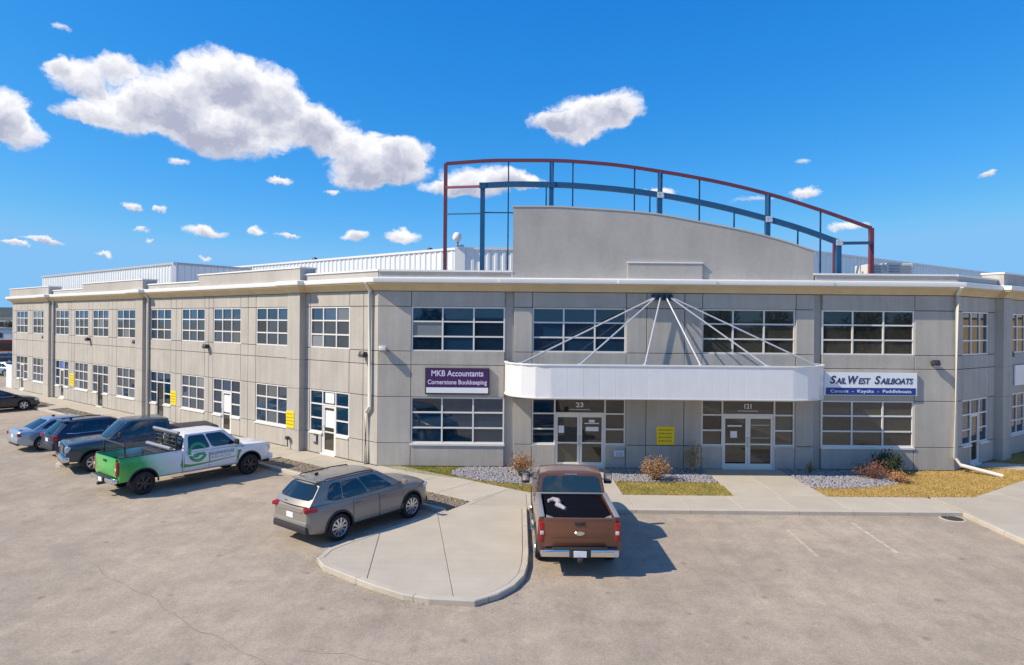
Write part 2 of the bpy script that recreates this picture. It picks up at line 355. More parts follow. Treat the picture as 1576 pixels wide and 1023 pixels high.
def offset_path(path, d, closed=False):
    """offsets a polyline to its left by d with mitred corners"""
    n = len(path); out = []
    for i in range(n):
        p = Vector(path[i]); nn = []
        for a, b in (((i-1), i), (i, (i+1))):
            if closed: a %= n; b %= n
            if 0 <= a < n and 0 <= b < n and a != b:
                t = (Vector(path[b])-Vector(path[a])).normalized(); nn.append(Vector((-t.y, t.x)))
        if len(nn) == 1: out.append(tuple(p+nn[0]*d))
        else:
            s_ = (nn[0]+nn[1]); s_ = s_/s_.length; c = max(.25, s_.dot(nn[0])); out.append(tuple(p+s_*(d/c)))
    return out
def sweep(path, prof, name, m, parent, smooth=30):
    """sweeps a (projection, z) profile along a plan polyline; outward is the left side"""
    cols = [offset_path(path, w) for w, z in prof]; mb = MB()
    G = [[(cols[j][i][0], cols[j][i][1], prof[j][1]) for j in range(len(prof))] for i in range(len(path))]
    mb.grid(G); k = len(prof)
    mb.f.append(tuple(range(k))); mb.mi.append(0); mb.f.append(tuple((len(path)-1)*k+i for i in range(k))); mb.mi.append(0)
    return mb.build(name, m, parent, smooth)

# ------------------------------------------------------------------ facade frames (u along the wall, w outwards, z up)
class Fr:
    def __init__(s, A, d, n, rz): s.A = A; s.d = d; s.n = n; s.rz = rz
    def pt(s, u, w, z=0): return (s.A[0]+s.d[0]*u+s.n[0]*w, s.A[1]+s.d[1]*u+s.n[1]*w, z)
    def xy(s, u, w): return s.pt(u, w)[:2]
    def box(s, mb, u0, u1, w0, w1, z0, z1, mi=0):
        return mb.hexa([s.pt(u0, w0, z0), s.pt(u1, w0, z0), s.pt(u1, w1, z0), s.pt(u0, w1, z0), s.pt(u0, w0, z1), s.pt(u1, w0, z1), s.pt(u1, w1, z1), s.pt(u0, w1, z1)], mi)
FRONT = Fr((-5.55, 27.0), (1, 0), (0, -1), 0)
_a = math.atan2(28.2, 36.65)
LEFT = Fr((-5.55, 27.0), (-math.cos(_a), math.sin(_a)), (-math.sin(_a), -math.cos(_a)), -_a)
_b = R(34.5)
RIGHT = Fr((18.45, 27.0), (math.cos(_b), math.sin(_b)), (math.sin(_b), -math.cos(_b)), _b)

# ================================================================== SETTING: ground
ZA = -.13      # asphalt level; walks at z = 0
tag(MB().add([(-4000, -4000, -.20), (4000, -4000, -.20), (4000, 4000, -.20), (-4000, 4000, -.20)], [(0, 1, 2, 3)]).build('ground', FIELD, fix=False), kind='structure')
tag(MB().add([(-75, -60, ZA), (70, -60, ZA), (70, 75, ZA), (-75, 75, ZA)], [(0, 1, 2, 3)]).build('parking_lot', ASPH, fix=False), kind='structure')

walk = tag(empty('sidewalk', (0, 24, 0), world=True), kind='structure')
GAP = .006
def slab(poly, z0=-.2, z1=0.0, m=None):
    c = np.mean(poly, axis=0)
    if len(poly) < 3: return
    a = sum(poly[i][0]*poly[(i+1) % len(poly)][1]-poly[(i+1) % len(poly)][0]*poly[i][1] for i in range(len(poly)))
    if a < 0: poly = poly[::-1]
    if abs(a) < .1: return
    P = offset_path(poly, GAP, True); T = offset_path(poly, GAP+.007, True)
    mb = MB(); n = len(P)
    vs = [(p[0], p[1], z0) for p in P]+[(p[0], p[1], z1-.012) for p in P]+[(p[0], p[1], z1) for p in T]
    fs = [tuple(range(2*n, 3*n))]
    for k in (0, n): fs += [(k+i, k+(i+1) % n, k+n+(i+1) % n, k+n+i) for i in range(n)]
    mb.add(vs, fs); return mb.build('slab', m or CONC, walk, fix=False)
def kerbline(path, w=.16, z=.006, seg=1.8):
    """kerb stones along a path; the stone lies to the left of the path"""
    pts = [Vector(p) for p in path]; L = [0]
    for a, b in zip(pts, pts[1:]): L.append(L[-1]+(b-a).length)
    inner = [Vector(p) for p in offset_path(path, w)]
    nseg = max(1, round(L[-1]/seg)); cuts = [L[-1]*i/nseg for i in range(nseg+1)]
    def at(s, arr):
        for i in range(len(L)-1):
            if s <= L[i+1]+1e-6:
                t = (s-L[i])/max(1e-6, L[i+1]-L[i]); return arr[i].lerp(arr[i+1], t)
        return arr[-1]
    for a, b in zip(cuts, cuts[1:]):
        a2, b2 = a+.006, b-.006; ss = [a2]+[l for l in L if a2+.02 < l < b2-.02]+[b2]
        prof = [(0, -.22), (0, z-.02), (.14, z), (1, z), (1, -.22)]
        mb = MB(); G = []
        for s_ in ss:
            o, i_ = at(s_, pts), at(s_, inner); G.append([(*(o.lerp(i_, k)), zz) for k, zz in prof])
        mb.grid(G); k = len(prof); mb.f += [tuple(range(k)), tuple((len(ss)-1)*k+i for i in range(k))]; mb.mi += [0, 0]
        mb.build('kerb_stone', KERB, kerb)
kerb = tag(empty('kerb', (0, 21, 0), world=True), kind='structure')
lw = LEFT.xy
# island (peninsula of concrete between the two rows of stalls), counter-clockwise from its street tip
def arc(c, r, a0, a1, n=8): return [(c[0]+r*math.cos(R(a0+(a1-a0)*i/n)), c[1]+r*math.sin(R(a0+(a1-a0)*i/n))) for i in range(n+1)]
island_outer = [lw(-6.55, 2.9), lw(-6.55, 6.6), lw(-6.62, 7.4), lw(-6.95, 7.95), lw(-7.5, 8.18), lw(-8.2, 8.2), lw(-9.4, 8.2), lw(-10.3, 8.12), lw(-10.9, 7.92), (-.75, 13.98), (-.25, 14.36), (.12, 14.85), (.36, 15.45), (.46, 16.2), (.5, 17.2), (.54, 20.95)]
kerbline(island_outer)
inner = offset_path(island_outer, .165)
isl = inner[:-1]+[(.375, 20.95), (.55, 20.95), (.55, 22.75), (.96, 22.75), lw(-6.55, -.6), lw(-6.55, 1.5)]
isl[0] = lw(-6.70, 2.9)
def cut(polys, a, b):
    nrm = (-(b[1]-a[1]), b[0]-a[0]); out = []
    for p in polys:
        for k in (1, -1):
            q = clip(p, a, nrm, k)
            if len(q) >= 3: out.append(q)
    return out
halves = cut([isl], (-5, 21.35), (2, 21.35))
top = [p for p in halves if np.mean(p, axis=0)[1] > 21.35]; low = [p for p in halves if np.mean(p, axis=0)[1] <= 21.35]
top = cut(top, (-1.26, 21.46), (-.43, 22.82))
for a, b in (((-3.72, 18.66), (-3.36, 15.45)), ((-2.25, 20.2), (-1.18, 13.95))): low = cut(low, a, b)
for p in top+low: slab(p)
# walk along the left wing
u = -6.55
while u < 0: slab([lw(u, -.6), lw(u, 1.5), lw(min(u+1.64, 0), 1.5), lw(min(u+1.64, 0), -.6)]); u += 1.6375
for i in range(29): slab([lw(i*1.62, 0.02), lw(i*1.62, 1.5), lw((i+1)*1.62, 1.5), lw((i+1)*1.62, .02)])
# planting strip of gravel with concrete crossings, kerb in front of it
CROSS = [(4.6, 6.4), (12.0, 13.8), (20.3, 22.0), (29.5, 31.5), (38, 40)]
kerbline([lw(47.5, 2.88), lw(-6.5, 2.88)][::1], w=.16)
for a, b in CROSS: slab([lw(a, 1.5), lw(a, 2.72), lw(b, 2.72), lw(b, 1.5)])
segs = []; last = -6.5
for a, b in CROSS+[(47, 47)]: segs.append((last, a)); last = b
strip = MB()
for a, b in segs: strip.hexa([(*lw(a, 1.49), -.3), (*lw(b, 1.49), -.3), (*lw(b, 2.74), -.3), (*lw(a, 2.74), -.3), (*lw(a, 1.49), -.045), (*lw(b, 1.49), -.045), (*lw(b, 2.74), -.045), (*lw(a, 2.74), -.045)])
tag(strip.build('planting_strip', SOIL), kind='structure')
# nose of a narrow island between stalls
nose = [lw(9.75, 3.0)]+[lw(9.75, 7.6)]+[lw(10.35+.6*math.cos(t), 7.6+.6*math.sin(t)) for t in np.linspace(math.pi, 0, 9)][1:-1]+[lw(10.95, 7.6), lw(10.95, 3.0)]
slab(nose, m=KERB)
# front walk, entrance paths
x = .55
xs = [.55+i*1.754 for i in range(9)]
for a, b in zip(xs, xs[1:]): slab([(a, 21.1), (b, 21.1), (b, 22.75), (a, 22.75)])
kerbline([(.55, 20.94), (14.58, 20.94)])
for y0, y1 in ((22.75, 24.2), (24.2, 25.6), (25.6, 27.0)):
    slab([(1.5, y0), (3.95, y0), (3.95, y1), (1.5, y1)])
    slab([(7.85+.0*(y0), y0), (9.45, y0), (9.45, y1), (7.95, y1)]); slab([(9.45, y0), (11.1, y0), (11.1, y1), (9.45, y1)])
# forecourt on the right
kerbline([(14.58, 20.94), (14.30, 14.0), (13.95, 6.0)], w=.17)
rp = RIGHT.xy
court = [(14.47, 14.0), (14.75, 20.9), (14.75, 22.75), (16.3, 22.84), rp(-1.2, -3.6+.0), (40, 39), (40, 10), (14.3, 10)]
court = [(14.30, 8.0), (14.47, 14.0), (14.75, 20.94), (14.72, 22.8), (16.3, 22.84), (16.3+.824*26, 22.84+.566*26), (44, 8)]
cp = [court]
for k in range(1, 9):
    a = (14.7+k*2.6, 8); cp = cut(cp, a, (a[0]+.3, 22))
for k in range(8):
    a = (14, 10.5+k*3.1); cp = cut(cp, a, (40, a[1]+.4*k))
for p in cp: slab(p)
slab([RIGHT.xy(1.6, .02), RIGHT.xy(3.1, .02), RIGHT.xy(6.6, 3.9), RIGHT.xy(4.4, 3.9)])
# lawn base and stone beds
def sheet(name, poly, z, m, kind='structure'): return tag(MB().add([(*p, z) for p in poly], [tuple(range(len(poly)))]).build(name, m, fix=False), kind=kind)
lawn_poly = [lw(0, -.6)[:2], (.96, 22.76), (16.3, 22.85), (16.3+.824*26, 22.85+.566*26), RIGHT.xy(26, 0), (18.45, 27.0), (-5.55, 27.0)]
sheet('lawn', lawn_poly, -.03, SOIL)
bedL = [(-1.95, 26.9), (-2.35, 26.2), (-2.3, 25.6), (-1.9, 25.1), (-1.2, 24.7), (-.3, 24.35), (.7, 24.15), (1.49, 24.1), (1.49, 26.9)]
bedM = [(3.96, 26.9), (3.96, 24.75), (5.2, 24.65), (6.6, 24.7), (7.85, 24.6), (7.94, 26.9)]
bedR = [(11.11, 26.9), (11.11, 23.95), (12.2, 23.95), (13.6, 24.2), (14.6, 24.6), (15.3, 25.2), (15.7, 26.0), (15.8, 26.9)]
def inside(pts, poly):
    x, y = pts[:, 0], pts[:, 1]; r = np.zeros(len(pts), bool); n = len(poly)
    for i in range(n):
        (x1, y1), (x2, y2) = poly[i], poly[(i+1) % n]
        c = ((y1 > y) != (y2 > y)) & (x < (x2-x1)*(y-y1)/((y2-y1) if y2 != y1 else 1e-9)+x1); r ^= c
    return r
def scatter(poly, n):
    P = np.array(poly); lo, hi = P.min(0), P.max(0); q = rng.random((n, 2))*(hi-lo)+lo; return q[inside(q, poly)]
_bm = bmesh.new(); bmesh.ops.create_icosphere(_bm, subdivisions=1, radius=1); ICO_V = np.array([v.co[:] for v in _bm.verts]); ICO_F = np.array([[v.index for v in f.verts] for f in _bm.faces]); _bm.free()
def stones(name, pts, r0, r1, z, m, label):
    n = len(pts); rad = rng.uniform(r0, r1, (n, 1, 1)); jit = rng.uniform(.75, 1.2, (n, len(ICO_V), 1)); sc = rng.uniform(.7, 1.25, (n, 1, 3)); sc[:, :, 2] *= .65
    V = ICO_V[None]*rad*jit*sc; V[:, :, :2] += pts[:, None, :]; V[:, :, 2] += z+rng.uniform(0, .02, (n, 1))
    F = (ICO_F[None]+(np.arange(n)*len(ICO_V))[:, None, None]).reshape(-1, 3)
    bigmesh(name, V.reshape(-1, 3), F, m, label)
def bigmesh(name, V, F, m, label=None, kind='stuff', parent=None):
    me = bpy.data.meshes.new(name); k = F.shape[1]
    me.vertices.add(len(V)); me.vertices.foreach_set('co', V.astype(np.float32).ravel()); me.loops.add(F.size); me.loops.foreach_set('vertex_index', F.astype(np.int32).ravel())
    me.polygons.add(len(F)); me.polygons.foreach_set('loop_start', np.arange(0, F.size, k, dtype=np.int32)); me.update(calc_edges=True); me.validate()
    me.materials.append(m); o = link(name, me, parent); o['kind'] = kind
    if label: o['label'] = label
    return o
for poly, lb in ((bedL, 'pale grey stones in the bed left of the first entrance path'), (bedM, 'grey stones in shade between the two entrance paths'), (bedR, 'grey stones in shade right of the second entrance path')):
    sheet('stone_bed', poly, -.022, STONE)
    stones('stones', scatter(poly, 3600 if poly is not bedM else 3000), .03, .065, -.01, STONE, lb)
gpts = np.vstack([scatter([lw(a, 1.52), lw(b, 1.52), lw(b, 2.7), lw(a, 2.7)], int(260*(b-a))) for a, b in segs])
stones('gravel', gpts, .022, .055, -.045, STONEB, 'brown gravel in the strip between walk and kerb')
def grass(name, poly, dens, m, label, h=(.03, .07), excl=()):
    P = np.array(poly); area = np.prod(P.max(0)-P.min(0)); q = scatter(poly, int(area*dens))
    for e in excl: q = q[~inside(q, e)]
    n = len(q); a = rng.uniform(0, 2*np.pi, n); hh = rng.uniform(*h, n); w = rng.uniform(.006, .012, n); ln = rng.normal(0, .025, (n, 2))
    V = np.zeros((n, 3, 3)); V[:, :, :2] = q[:, None, :]; V[:, 0, 0] += np.cos(a)*w; V[:, 0, 1] += np.sin(a)*w; V[:, 1, 0] -= np.cos(a)*w; V[:, 1, 1] -= np.sin(a)*w
    V[:, 2, :2] += ln; V[:, :, 2] = -.03; V[:, 2, 2] += hh
    bigmesh(name, V.reshape(-1, 3), np.arange(n*3).reshape(-1, 3), m, label)
pathR = [RIGHT.xy(1.6, .02), RIGHT.xy(3.1, .02), RIGHT.xy(6.6, 3.9), RIGHT.xy(4.4, 3.9)]
greenL = [(-5.4, 26.97), (-4.7, 26.4), (-3.4, 25.55), (-2.3, 25.0), (-1.9, 25.2), (-2.0, 26.97)]
lawnL = [lw(-.05, -.62), (.96, 22.77), (1.5, 22.77), (1.5, 26.95), (-5.4, 26.95)]
grass('grass', [p for p in lawnL], 2200, G_MIX, 'green and yellow grass beside the left corner of the facade', excl=(bedL, greenL))
grass('grass', greenL, 2600, G_GREEN, 'greener grass against the wall at the left corner', excl=(bedL,))
grass('grass', [(3.96, 22.77), (7.86, 22.77), (7.9, 24.8), (3.96, 24.8)], 2200, G_MIX, 'yellowing grass strip between the two entrance paths', excl=(bedM,))
grass('grass', [(11.11, 22.77), (16.3, 22.87), (16.3+.824*12, 22.87+.566*12), RIGHT.xy(12, .03), RIGHT.xy(0, .03), (11.11, 26.97)], 2000, G_STRAW, 'straw coloured grass right of the second entrance', excl=(bedR, pathR))

def along_pts(path, n, d0, d1):
    P_ = [Vector(p) for p in path]; out = []
    for i in range(n):
        k = random.randrange(len(P_)-1); a, b = P_[k], P_[k+1]
        t = (b-a).normalized(); q = a.lerp(b, random.random())+Vector((t.y, -t.x))*(d0+(d1-d0)*random.random()**2.2); out.append((q.x, q.y))
    return np.array(out)
GRIT = mat('grit', (.30, .25, .18), .95, var=.3, scale=7)
stones('gutter_grit', along_pts(island_outer, 1100, .0, .5), .004, .011, ZA, GRIT, 'brown grit and dust along the kerb of the concrete island')
stones('gutter_grit', along_pts([(.6, 20.93), (14.5, 20.93)], 900, 0.0, .4), .004, .011, ZA, GRIT, 'brown grit along the kerb of the front walk')
# worn stall lines, cracks, manhole
MARK = mat('worn_paint', (.50, .435, .36), .9, var=.25, scale=3)
def strip_mesh(name, pts, w, z, m, kind='structure', jitter=0):
    mb = MB(); A_, B_ = [], []
    for i, p in enumerate(pts):
        a = Vector(pts[max(i-1, 0)]); b = Vector(pts[min(i+1, len(pts)-1)]); t = (b-a).normalized(); nn = Vector((-t.y, t.x))
        ww = w*(1+random.uniform(-jitter, jitter)); A_.append((*(Vector(p)+nn*ww/2), z)); B_.append((*(Vector(p)-nn*ww/2), z))
    mb.grid([A_, B_]); return tag(mb.build(name, m, fix=False), kind=kind)
def worn(p0, p1):
    p0 = Vector(p0); p1 = Vector(p1); n = 7
    for i in range(n):
        a = p0.lerp(p1, (i+.06)/n); b = p0.lerp(p1, (i+random.uniform(.88, 1.05))/n); ox = random.uniform(-.012, .012)
        strip_mesh('stall_marking', [(a.x+ox, a.y), ((a.x+b.x)/2, (a.y+b.y)/2), (b.x, b.y)], random.uniform(.06, .11), ZA+.004, MARK, jitter=.4)
worn((8.30, 19.5), (8.14, 17.2)); worn((10.62, 20.2), (10.45, 17.5))
CRK = mat('crack_tar', (.27, .225, .18), .8, var=.3, scale=6)
def crack(p0, p1, amp=.12, n=40, w=.015):
    p0 = Vector(p0); p1 = Vector(p1); t = (p1-p0).normalized(); nn = Vector((-t.y, t.x)); ph = [random.uniform(0, 6) for _ in range(3)]
    strip_mesh('asphalt_crack', [tuple(p0.lerp(p1, i/n)+nn*(amp*(math.sin(i*.35+ph[0])*.5+math.sin(i*.9+ph[1])*.3)+random.uniform(-.02, .02))) for i in range(n+1)], w, ZA+.004, CRK, jitter=.6)
crack((-10.7, 16.4), (-4.2, 11.4), w=.02); crack((-4.2, 11.4), (-2.2, 9.3), w=.016); crack((-3.9, 12.1), (.4, 11.0), w=.010); crack((2.6, 20.6), (2.9, 18.1), w=.014); crack((5.2, 20.5), (5.6, 14.2), w=.012); crack((9.1, 20.5), (9.6, 15.6), w=.014); crack((-20, 20.5), (-12, 16.2), w=.014)
mh = tag(empty('manhole', (14.1, 20.72, ZA)), 'dark round drain cover in the asphalt by the kerb corner', 'drain cover')
b_ = MB(); b_.lathe([(0, .012), (.27, .012), (.30, .006), (.30, 0)], 24, axis='z'); b_.build('cover', mat('cast_iron', (.06, .055, .05), .7, .3), mh)
b_ = MB(); b_.lathe([(.31, .0), (.31, .012), (.36, .010), (.38, 0)], 24, axis='z'); b_.build('cover_ring', KERB, mh)
# DISTANCE

# ================================================================== THE OFFICE BUILDING
bld = empty('office_building', (6.4, 27.0, 0), world=True)
tag(bld, 'two storey grey stucco office building with white cornice and round entrance canopy', 'building')
ROWS = [0, .95, 2.87, 4.2, 4.77, 6.63, 7.27]
JW = .013
PANES = {}
def pane_mesh(w, h, m):
    k = (round(w, 2), round(h, 2), m.name)
    if k not in PANES:
        mb = MB(); mb.box((-w/2, -.008, -h/2), (w/2, .008, h/2)); PANES[k] = mb.mesh('pane', m)
    return PANES[k]
def put(name, me, fr, u, w, z, parent, tilt=0.):
    o = link(name, me, parent); o.location = fr.pt(u, w, z); o.rotation_euler = (random.uniform(-tilt, tilt), 0, fr.rz+random.uniform(-tilt, tilt)); return o
GW = -.085
FBAR = .062
def window(fr, u0, u1, z0, z1, rows=3, cols=(1, 1, 1), gl=None, sill=True, label=None, blind=.0):
    """a window: its frame is the part, each pane and the sill are sub-parts"""
    mb = MB(); f = FBAR
    us = [u0]; tot = sum(cols)
    for c in cols: us.append(us[-1]+(u1-u0)*c/tot)
    zs = [z0+(z1-z0)*i/rows for i in range(rows+1)]
    for i, uu in enumerate(us):
        a = uu if i == 0 else uu-f/2; b = uu if i == len(us)-1 else uu+f/2
        if i == 0: b = uu+f
        if i == len(us)-1: a = uu-f
        fr.box(mb, a, b, -.12, -.03, z0, z1)
    for j, zz in enumerate(zs):
        a, b = (zz, zz+f) if j == 0 else ((zz-f, zz) if j == len(zs)-1 else (zz-f/2, zz+f/2))
        for i in range(len(us)-1): fr.box(mb, us[i]+(f if i == 0 else f/2), us[i+1]-(f if i == len(us)-2 else f/2), -.12, -.036, a, b)
    w = mb.build('window', CREAM, bld)
    if label: w['label'] = label
    for i in range(len(us)-1):
        for j in range(rows):
            m = gl or GLASS
            if random.random() < blind: m = BLIND
            put('pane', pane_mesh(us[i+1]-us[i]-.04, zs[j+1]-zs[j]-.04, m), fr, (us[i]+us[i+1])/2, GW, (zs[j]+zs[j+1])/2, w, .0035)
    if sill:
        s = MB(); fr.box(s, u0-.02, u1+.02, -.1, .045, z0-.085, z0-.002); s.build('sill', CREAM, w)
    return w
def door_leaf(fr, u0, u1, z0, z1, handle, paper=None, gl=None, dark=False):
    mb = MB(); f = .095
    fr.box(mb, u0, u0+f, -.11, -.045, z0, z1); fr.box(mb, u1-f, u1, -.11, -.045, z0, z1)
    fr.box(mb, u0+f, u1-f, -.11, -.05, z1-f, z1); fr.box(mb, u0+f, u1-f, -.11, -.05, z0, z0+.16); fr.box(mb, u0+f, u1-f, -.105, -.06, .98, 1.04)
    d = mb.build('door', DARK if dark else CREAM, bld)
    put('pane', pane_mesh(u1-u0-.16, z1-z0-.2, gl or GLASS_GROUND), fr, (u0+u1)/2, GW, (z0+z1)/2+.03, d, .003)
    h = MB(); hu = u1-f/2 if handle > 0 else u0+f/2
    h.tube([fr.pt(hu, -.05, .9), fr.pt(hu, .02, .92), fr.pt(hu, .02, 1.28), fr.pt(hu, -.05, 1.30)], .014, 6); h.build('handle', GALV, d)
    if paper:
        p = MB()
        for (a, b, c, e) in paper: fr.box(p, u0+a, u0+b, GW+.009, GW+.013, c, e)
        p.build('notice', PAPER, d)
    return d
def door_window(fr, u0, u1, z0, z1, paper=None, transom_paper=None, door_dark=False, du=None):
    """window of three columns whose middle column is a door"""
    f = FBAR; du0, du1 = du or (u0+(u1-u0)/3+.0, u1-(u1-u0)/3)
    zd = z0+(z1-z0)*2/3; mb = MB()
    us = [u0, du0, du1, u1]; zs = [z0+(z1-z0)*i/3 for i in range(4)]
    fr.box(mb, u0, u0+f, -.12, -.03, z0, z1); fr.box(mb, u1-f, u1, -.12, -.03, z0, z1)
    fr.box(mb, du0-f/2, du0+f/2, -.12, -.03, 0, z1); fr.box(mb, du1-f/2, du1+f/2, -.12, -.03, 0, z1)
    for (a, b) in ((u0+f, du0-f/2), (du1+f/2, u1-f)):
        for j, zz in enumerate(zs):
            lo, hi = (zz, zz+f) if j == 0 else ((zz-f, zz) if j == 3 else (zz-f/2, zz+f/2)); fr.box(mb, a, b, -.12, -.036, lo, hi)
    fr.box(mb, du0+f/2, du1-f/2, -.12, -.036, zd-f/2, zd+f/2); fr.box(mb, du0+f/2, du1-f/2, -.12, -.036, z1-f, z1)
    fr.box(mb, du0-.06, du1+.06, -.1, .06, 0.0, .05)
    w = mb.build('entrance_frame', CREAM, bld)
    for (a, b) in ((u0, du0), (du1, u1)):
        for j in range(3): put('pane', pane_mesh(b-a-.04, zs[j+1]-zs[j]-.04, GLASS), fr, (a+b)/2, GW, (zs[j]+zs[j+1])/2, w, .003)
        s = MB(); fr.box(s, a-.0, b+.0, -.1, .045, z0-.085, z0-.002); s.build('sill', CREAM, w)
    put('pane', pane_mesh(du1-du0-.04, z1-zd-.04, GLASS), fr, (du0+du1)/2, GW, (z1+zd)/2, w, .003)
    if transom_paper:
        p = MB(); fr.box(p, du0+.16, du1-.14, GW+.009, GW+.013, zd+.08, z1-.1); p.build('notice', transom_paper, w)
    door_leaf(fr, du0+f/2+.005, du1-f/2-.005, .055, zd-f/2-.005, 1, paper, dark=door_dark)
def panel(fr, u0, u1, z0, z1, w1=0., w0=-.125, m=None, name='wall_panel'):
    j = JW; c = .008; mb = MB()
    P = lambda a, b, w, e, g: [fr.pt(a, w, e), fr.pt(b, w, e), fr.pt(b, w, g), fr.pt(a, w, g)]
    vs = P(u0+j, u1-j, w0, z0+j, z1-j)+P(u0+j, u1-j, w1-c, z0+j, z1-j)+P(u0+j+c, u1-j-c, w1, z0+j+c, z1-j-c)
    fs = [(8, 9, 10, 11)]
    for k in (0, 4): fs += [(k+i, k+(i+1) % 4, k+4+(i+1) % 4, k+4+i) for i in range(4)]
    mb.add(vs, fs); return mb.build(name, m or STUCCO, bld)
def facade(fr, cols, wins, w1=0.):
    """cols: sorted u breaks; wins: set of (col index, row index) left open; value may carry (u0,u1) of a door gap for row 0"""
    for i in range(len(cols)-1):
        for r in range(len(ROWS)-1):
            if (i, r) in wins:
                g = wins[(i, r)]
                if g:
                    if g[0]-cols[i] > .15: panel(fr, cols[i], g[0], ROWS[r], ROWS[r+1], w1)
                    if cols[i+1]-g[1] > .15: panel(fr, g[1], cols[i+1], ROWS[r], ROWS[r+1], w1)
                continue
            panel(fr, cols[i], cols[i+1], ROWS[r], ROWS[r+1], w1)
def light(fr, u, z, label, m=DARK):
    e = tag(empty('wall_light', fr.pt(u, 0, z), fr.rz), label, 'wall light', 'wall lights on the stucco facades')
    b = MB(); b.rbox((0, -.04, 0), (.16, .08, .2), .01); b.build('bracket', m, e)
    b = MB(); b.rbox((0, -.18, .0), (.30, .22, .22), .03, rot=Matrix.Rotation(R(-25), 3, 'X')); b.build('housing', m, e, 40)
    b = MB(); b.rbox((0, -.255, -.085), (.24, .02, .15), .005, rot=Matrix.Rotation(R(-50), 3, 'X')); b.build('lens', LENS, e)
# cores behind the panels (seen only in the joints)
core = MB()
LEFT.box(core, .12, 46.8, -.55, -.135, -.2, 7.6); FRONT.box(core, .12, 23.9, -.55, -.135, -.2, 7.6); RIGHT.box(core, .12, 26, -.55, -.135, -.2, 7.6)
core.build('wall_core', JOINT, bld)
# ---- left wing
LW = [(1.88, 4.70), (6.39, 9.21), (10.64, 13.41), (14.32, 16.95), (18.24, 20.92), (23.03, 25.78), (27.14, 29.78), (30.58, 33.02), (34.20, 36.86), (39.15, 41.88), (43.14, 45.90)]
cols = [0, .95]; wins = {}
for k, (a, b) in enumerate(LW):
    if cols[-1] < a-.9 and k: cols.append((cols[-1]+a)/2)
    cols += [a]; i = len(cols)-1; cols += [b]
    wins[(i, 4)] = None; wins[(i, 1)] = None
    if k % 2 == 0: wins[(i, 0)] = (a+(b-a)/3-.035, b-(b-a)/3+.035)
cols.append(46.7)
facade(LEFT, cols, wins)
BLUEP = mat('blue_notice', (.10, .18, .55), .5)
for k, (a, b) in enumerate(LW):
    window(LEFT, a, b, 4.77, 6.63, sill=False, gl=GLASSW, blind=.13)
    if k % 2 == 1: window(LEFT, a, b, .95, 2.87, gl=GLASSW, blind=.12)
    else:
        door_window(LEFT, a, b, .95, 2.87, paper={0: [(.12, .74, 1.22, 1.98)], 2: [(.12, .74, 1.12, 2.02)]}.get(k), transom_paper={0: PAPER, 8: BLUEP}.get(k), door_dark=k in (4, 6))
# solid end wall of the left wing
e_ = MB(); LEFT.box(e_, 46.7, 46.95, -14, -.0, 0, 7.27); e_.build('end_wall', STUCCO, bld)
PIL_L = [(5.05, 6.02), (21.25, 22.25), (37.3, 38.4)]
PIL_R = [(4.06, 5.06), (20.3, 21.3)]
def pilaster(fr, a, b):
    mb = MB()
    for z0, z1 in ((0, .95), (.95, 2.87), (2.87, 4.2), (4.2, 7.27)): fr.box(mb, a, b, -.05, .32, z0+.012, z1-.012)
    fr.box(mb, a+.02, b-.02, -.05, .30, 0, 7.27); mb.build('pilaster', STUCCO, bld)
for a, b in PIL_L: pilaster(LEFT, a, b)
for a, b in PIL_R: pilaster(RIGHT, a, b)
# ---- front
FW = {'A': (1.37, 5.26), 'B': (6.40, 10.30), 'C': (13.45, 17.33), 'D': (18.44, 22.29)}
cols = [0, 1.37, 5.26]; facade(FRONT, cols, {(1, 1): None, (1, 4): None})
facade(FRONT, [5.62, 6.40, 10.30, 11.14, 12.71, 13.45, 17.33, 18.10], {(1, 1): None, (1, 4): None, (1, 0): (7.36, 9.46), (5, 1): None, (5, 4): None, (5, 0): (14.33, 16.5)}, .06)
facade(FRONT, [18.44, 22.29, 24.0], {(0, 1): None, (0, 4): None})
for a, b in ((5.26, 5.62), (18.10, 18.44)):
    mb = MB(); FRONT.box(mb, a+.004, b-.004, -.30, -.125, 0, 7.27); mb.build('recess_strip', STUCCO, bld)
for k in 'ABCD':
    window(FRONT, *FW[k], 4.77, 6.63, sill=False, blind=.08, gl=GLASS if k in 'AB' else GLASS_GROUND)
window(FRONT, *FW['A'], .95, 2.87); window(FRONT, *FW['D'], .95, 2.87, gl=GLASS_GROUND)
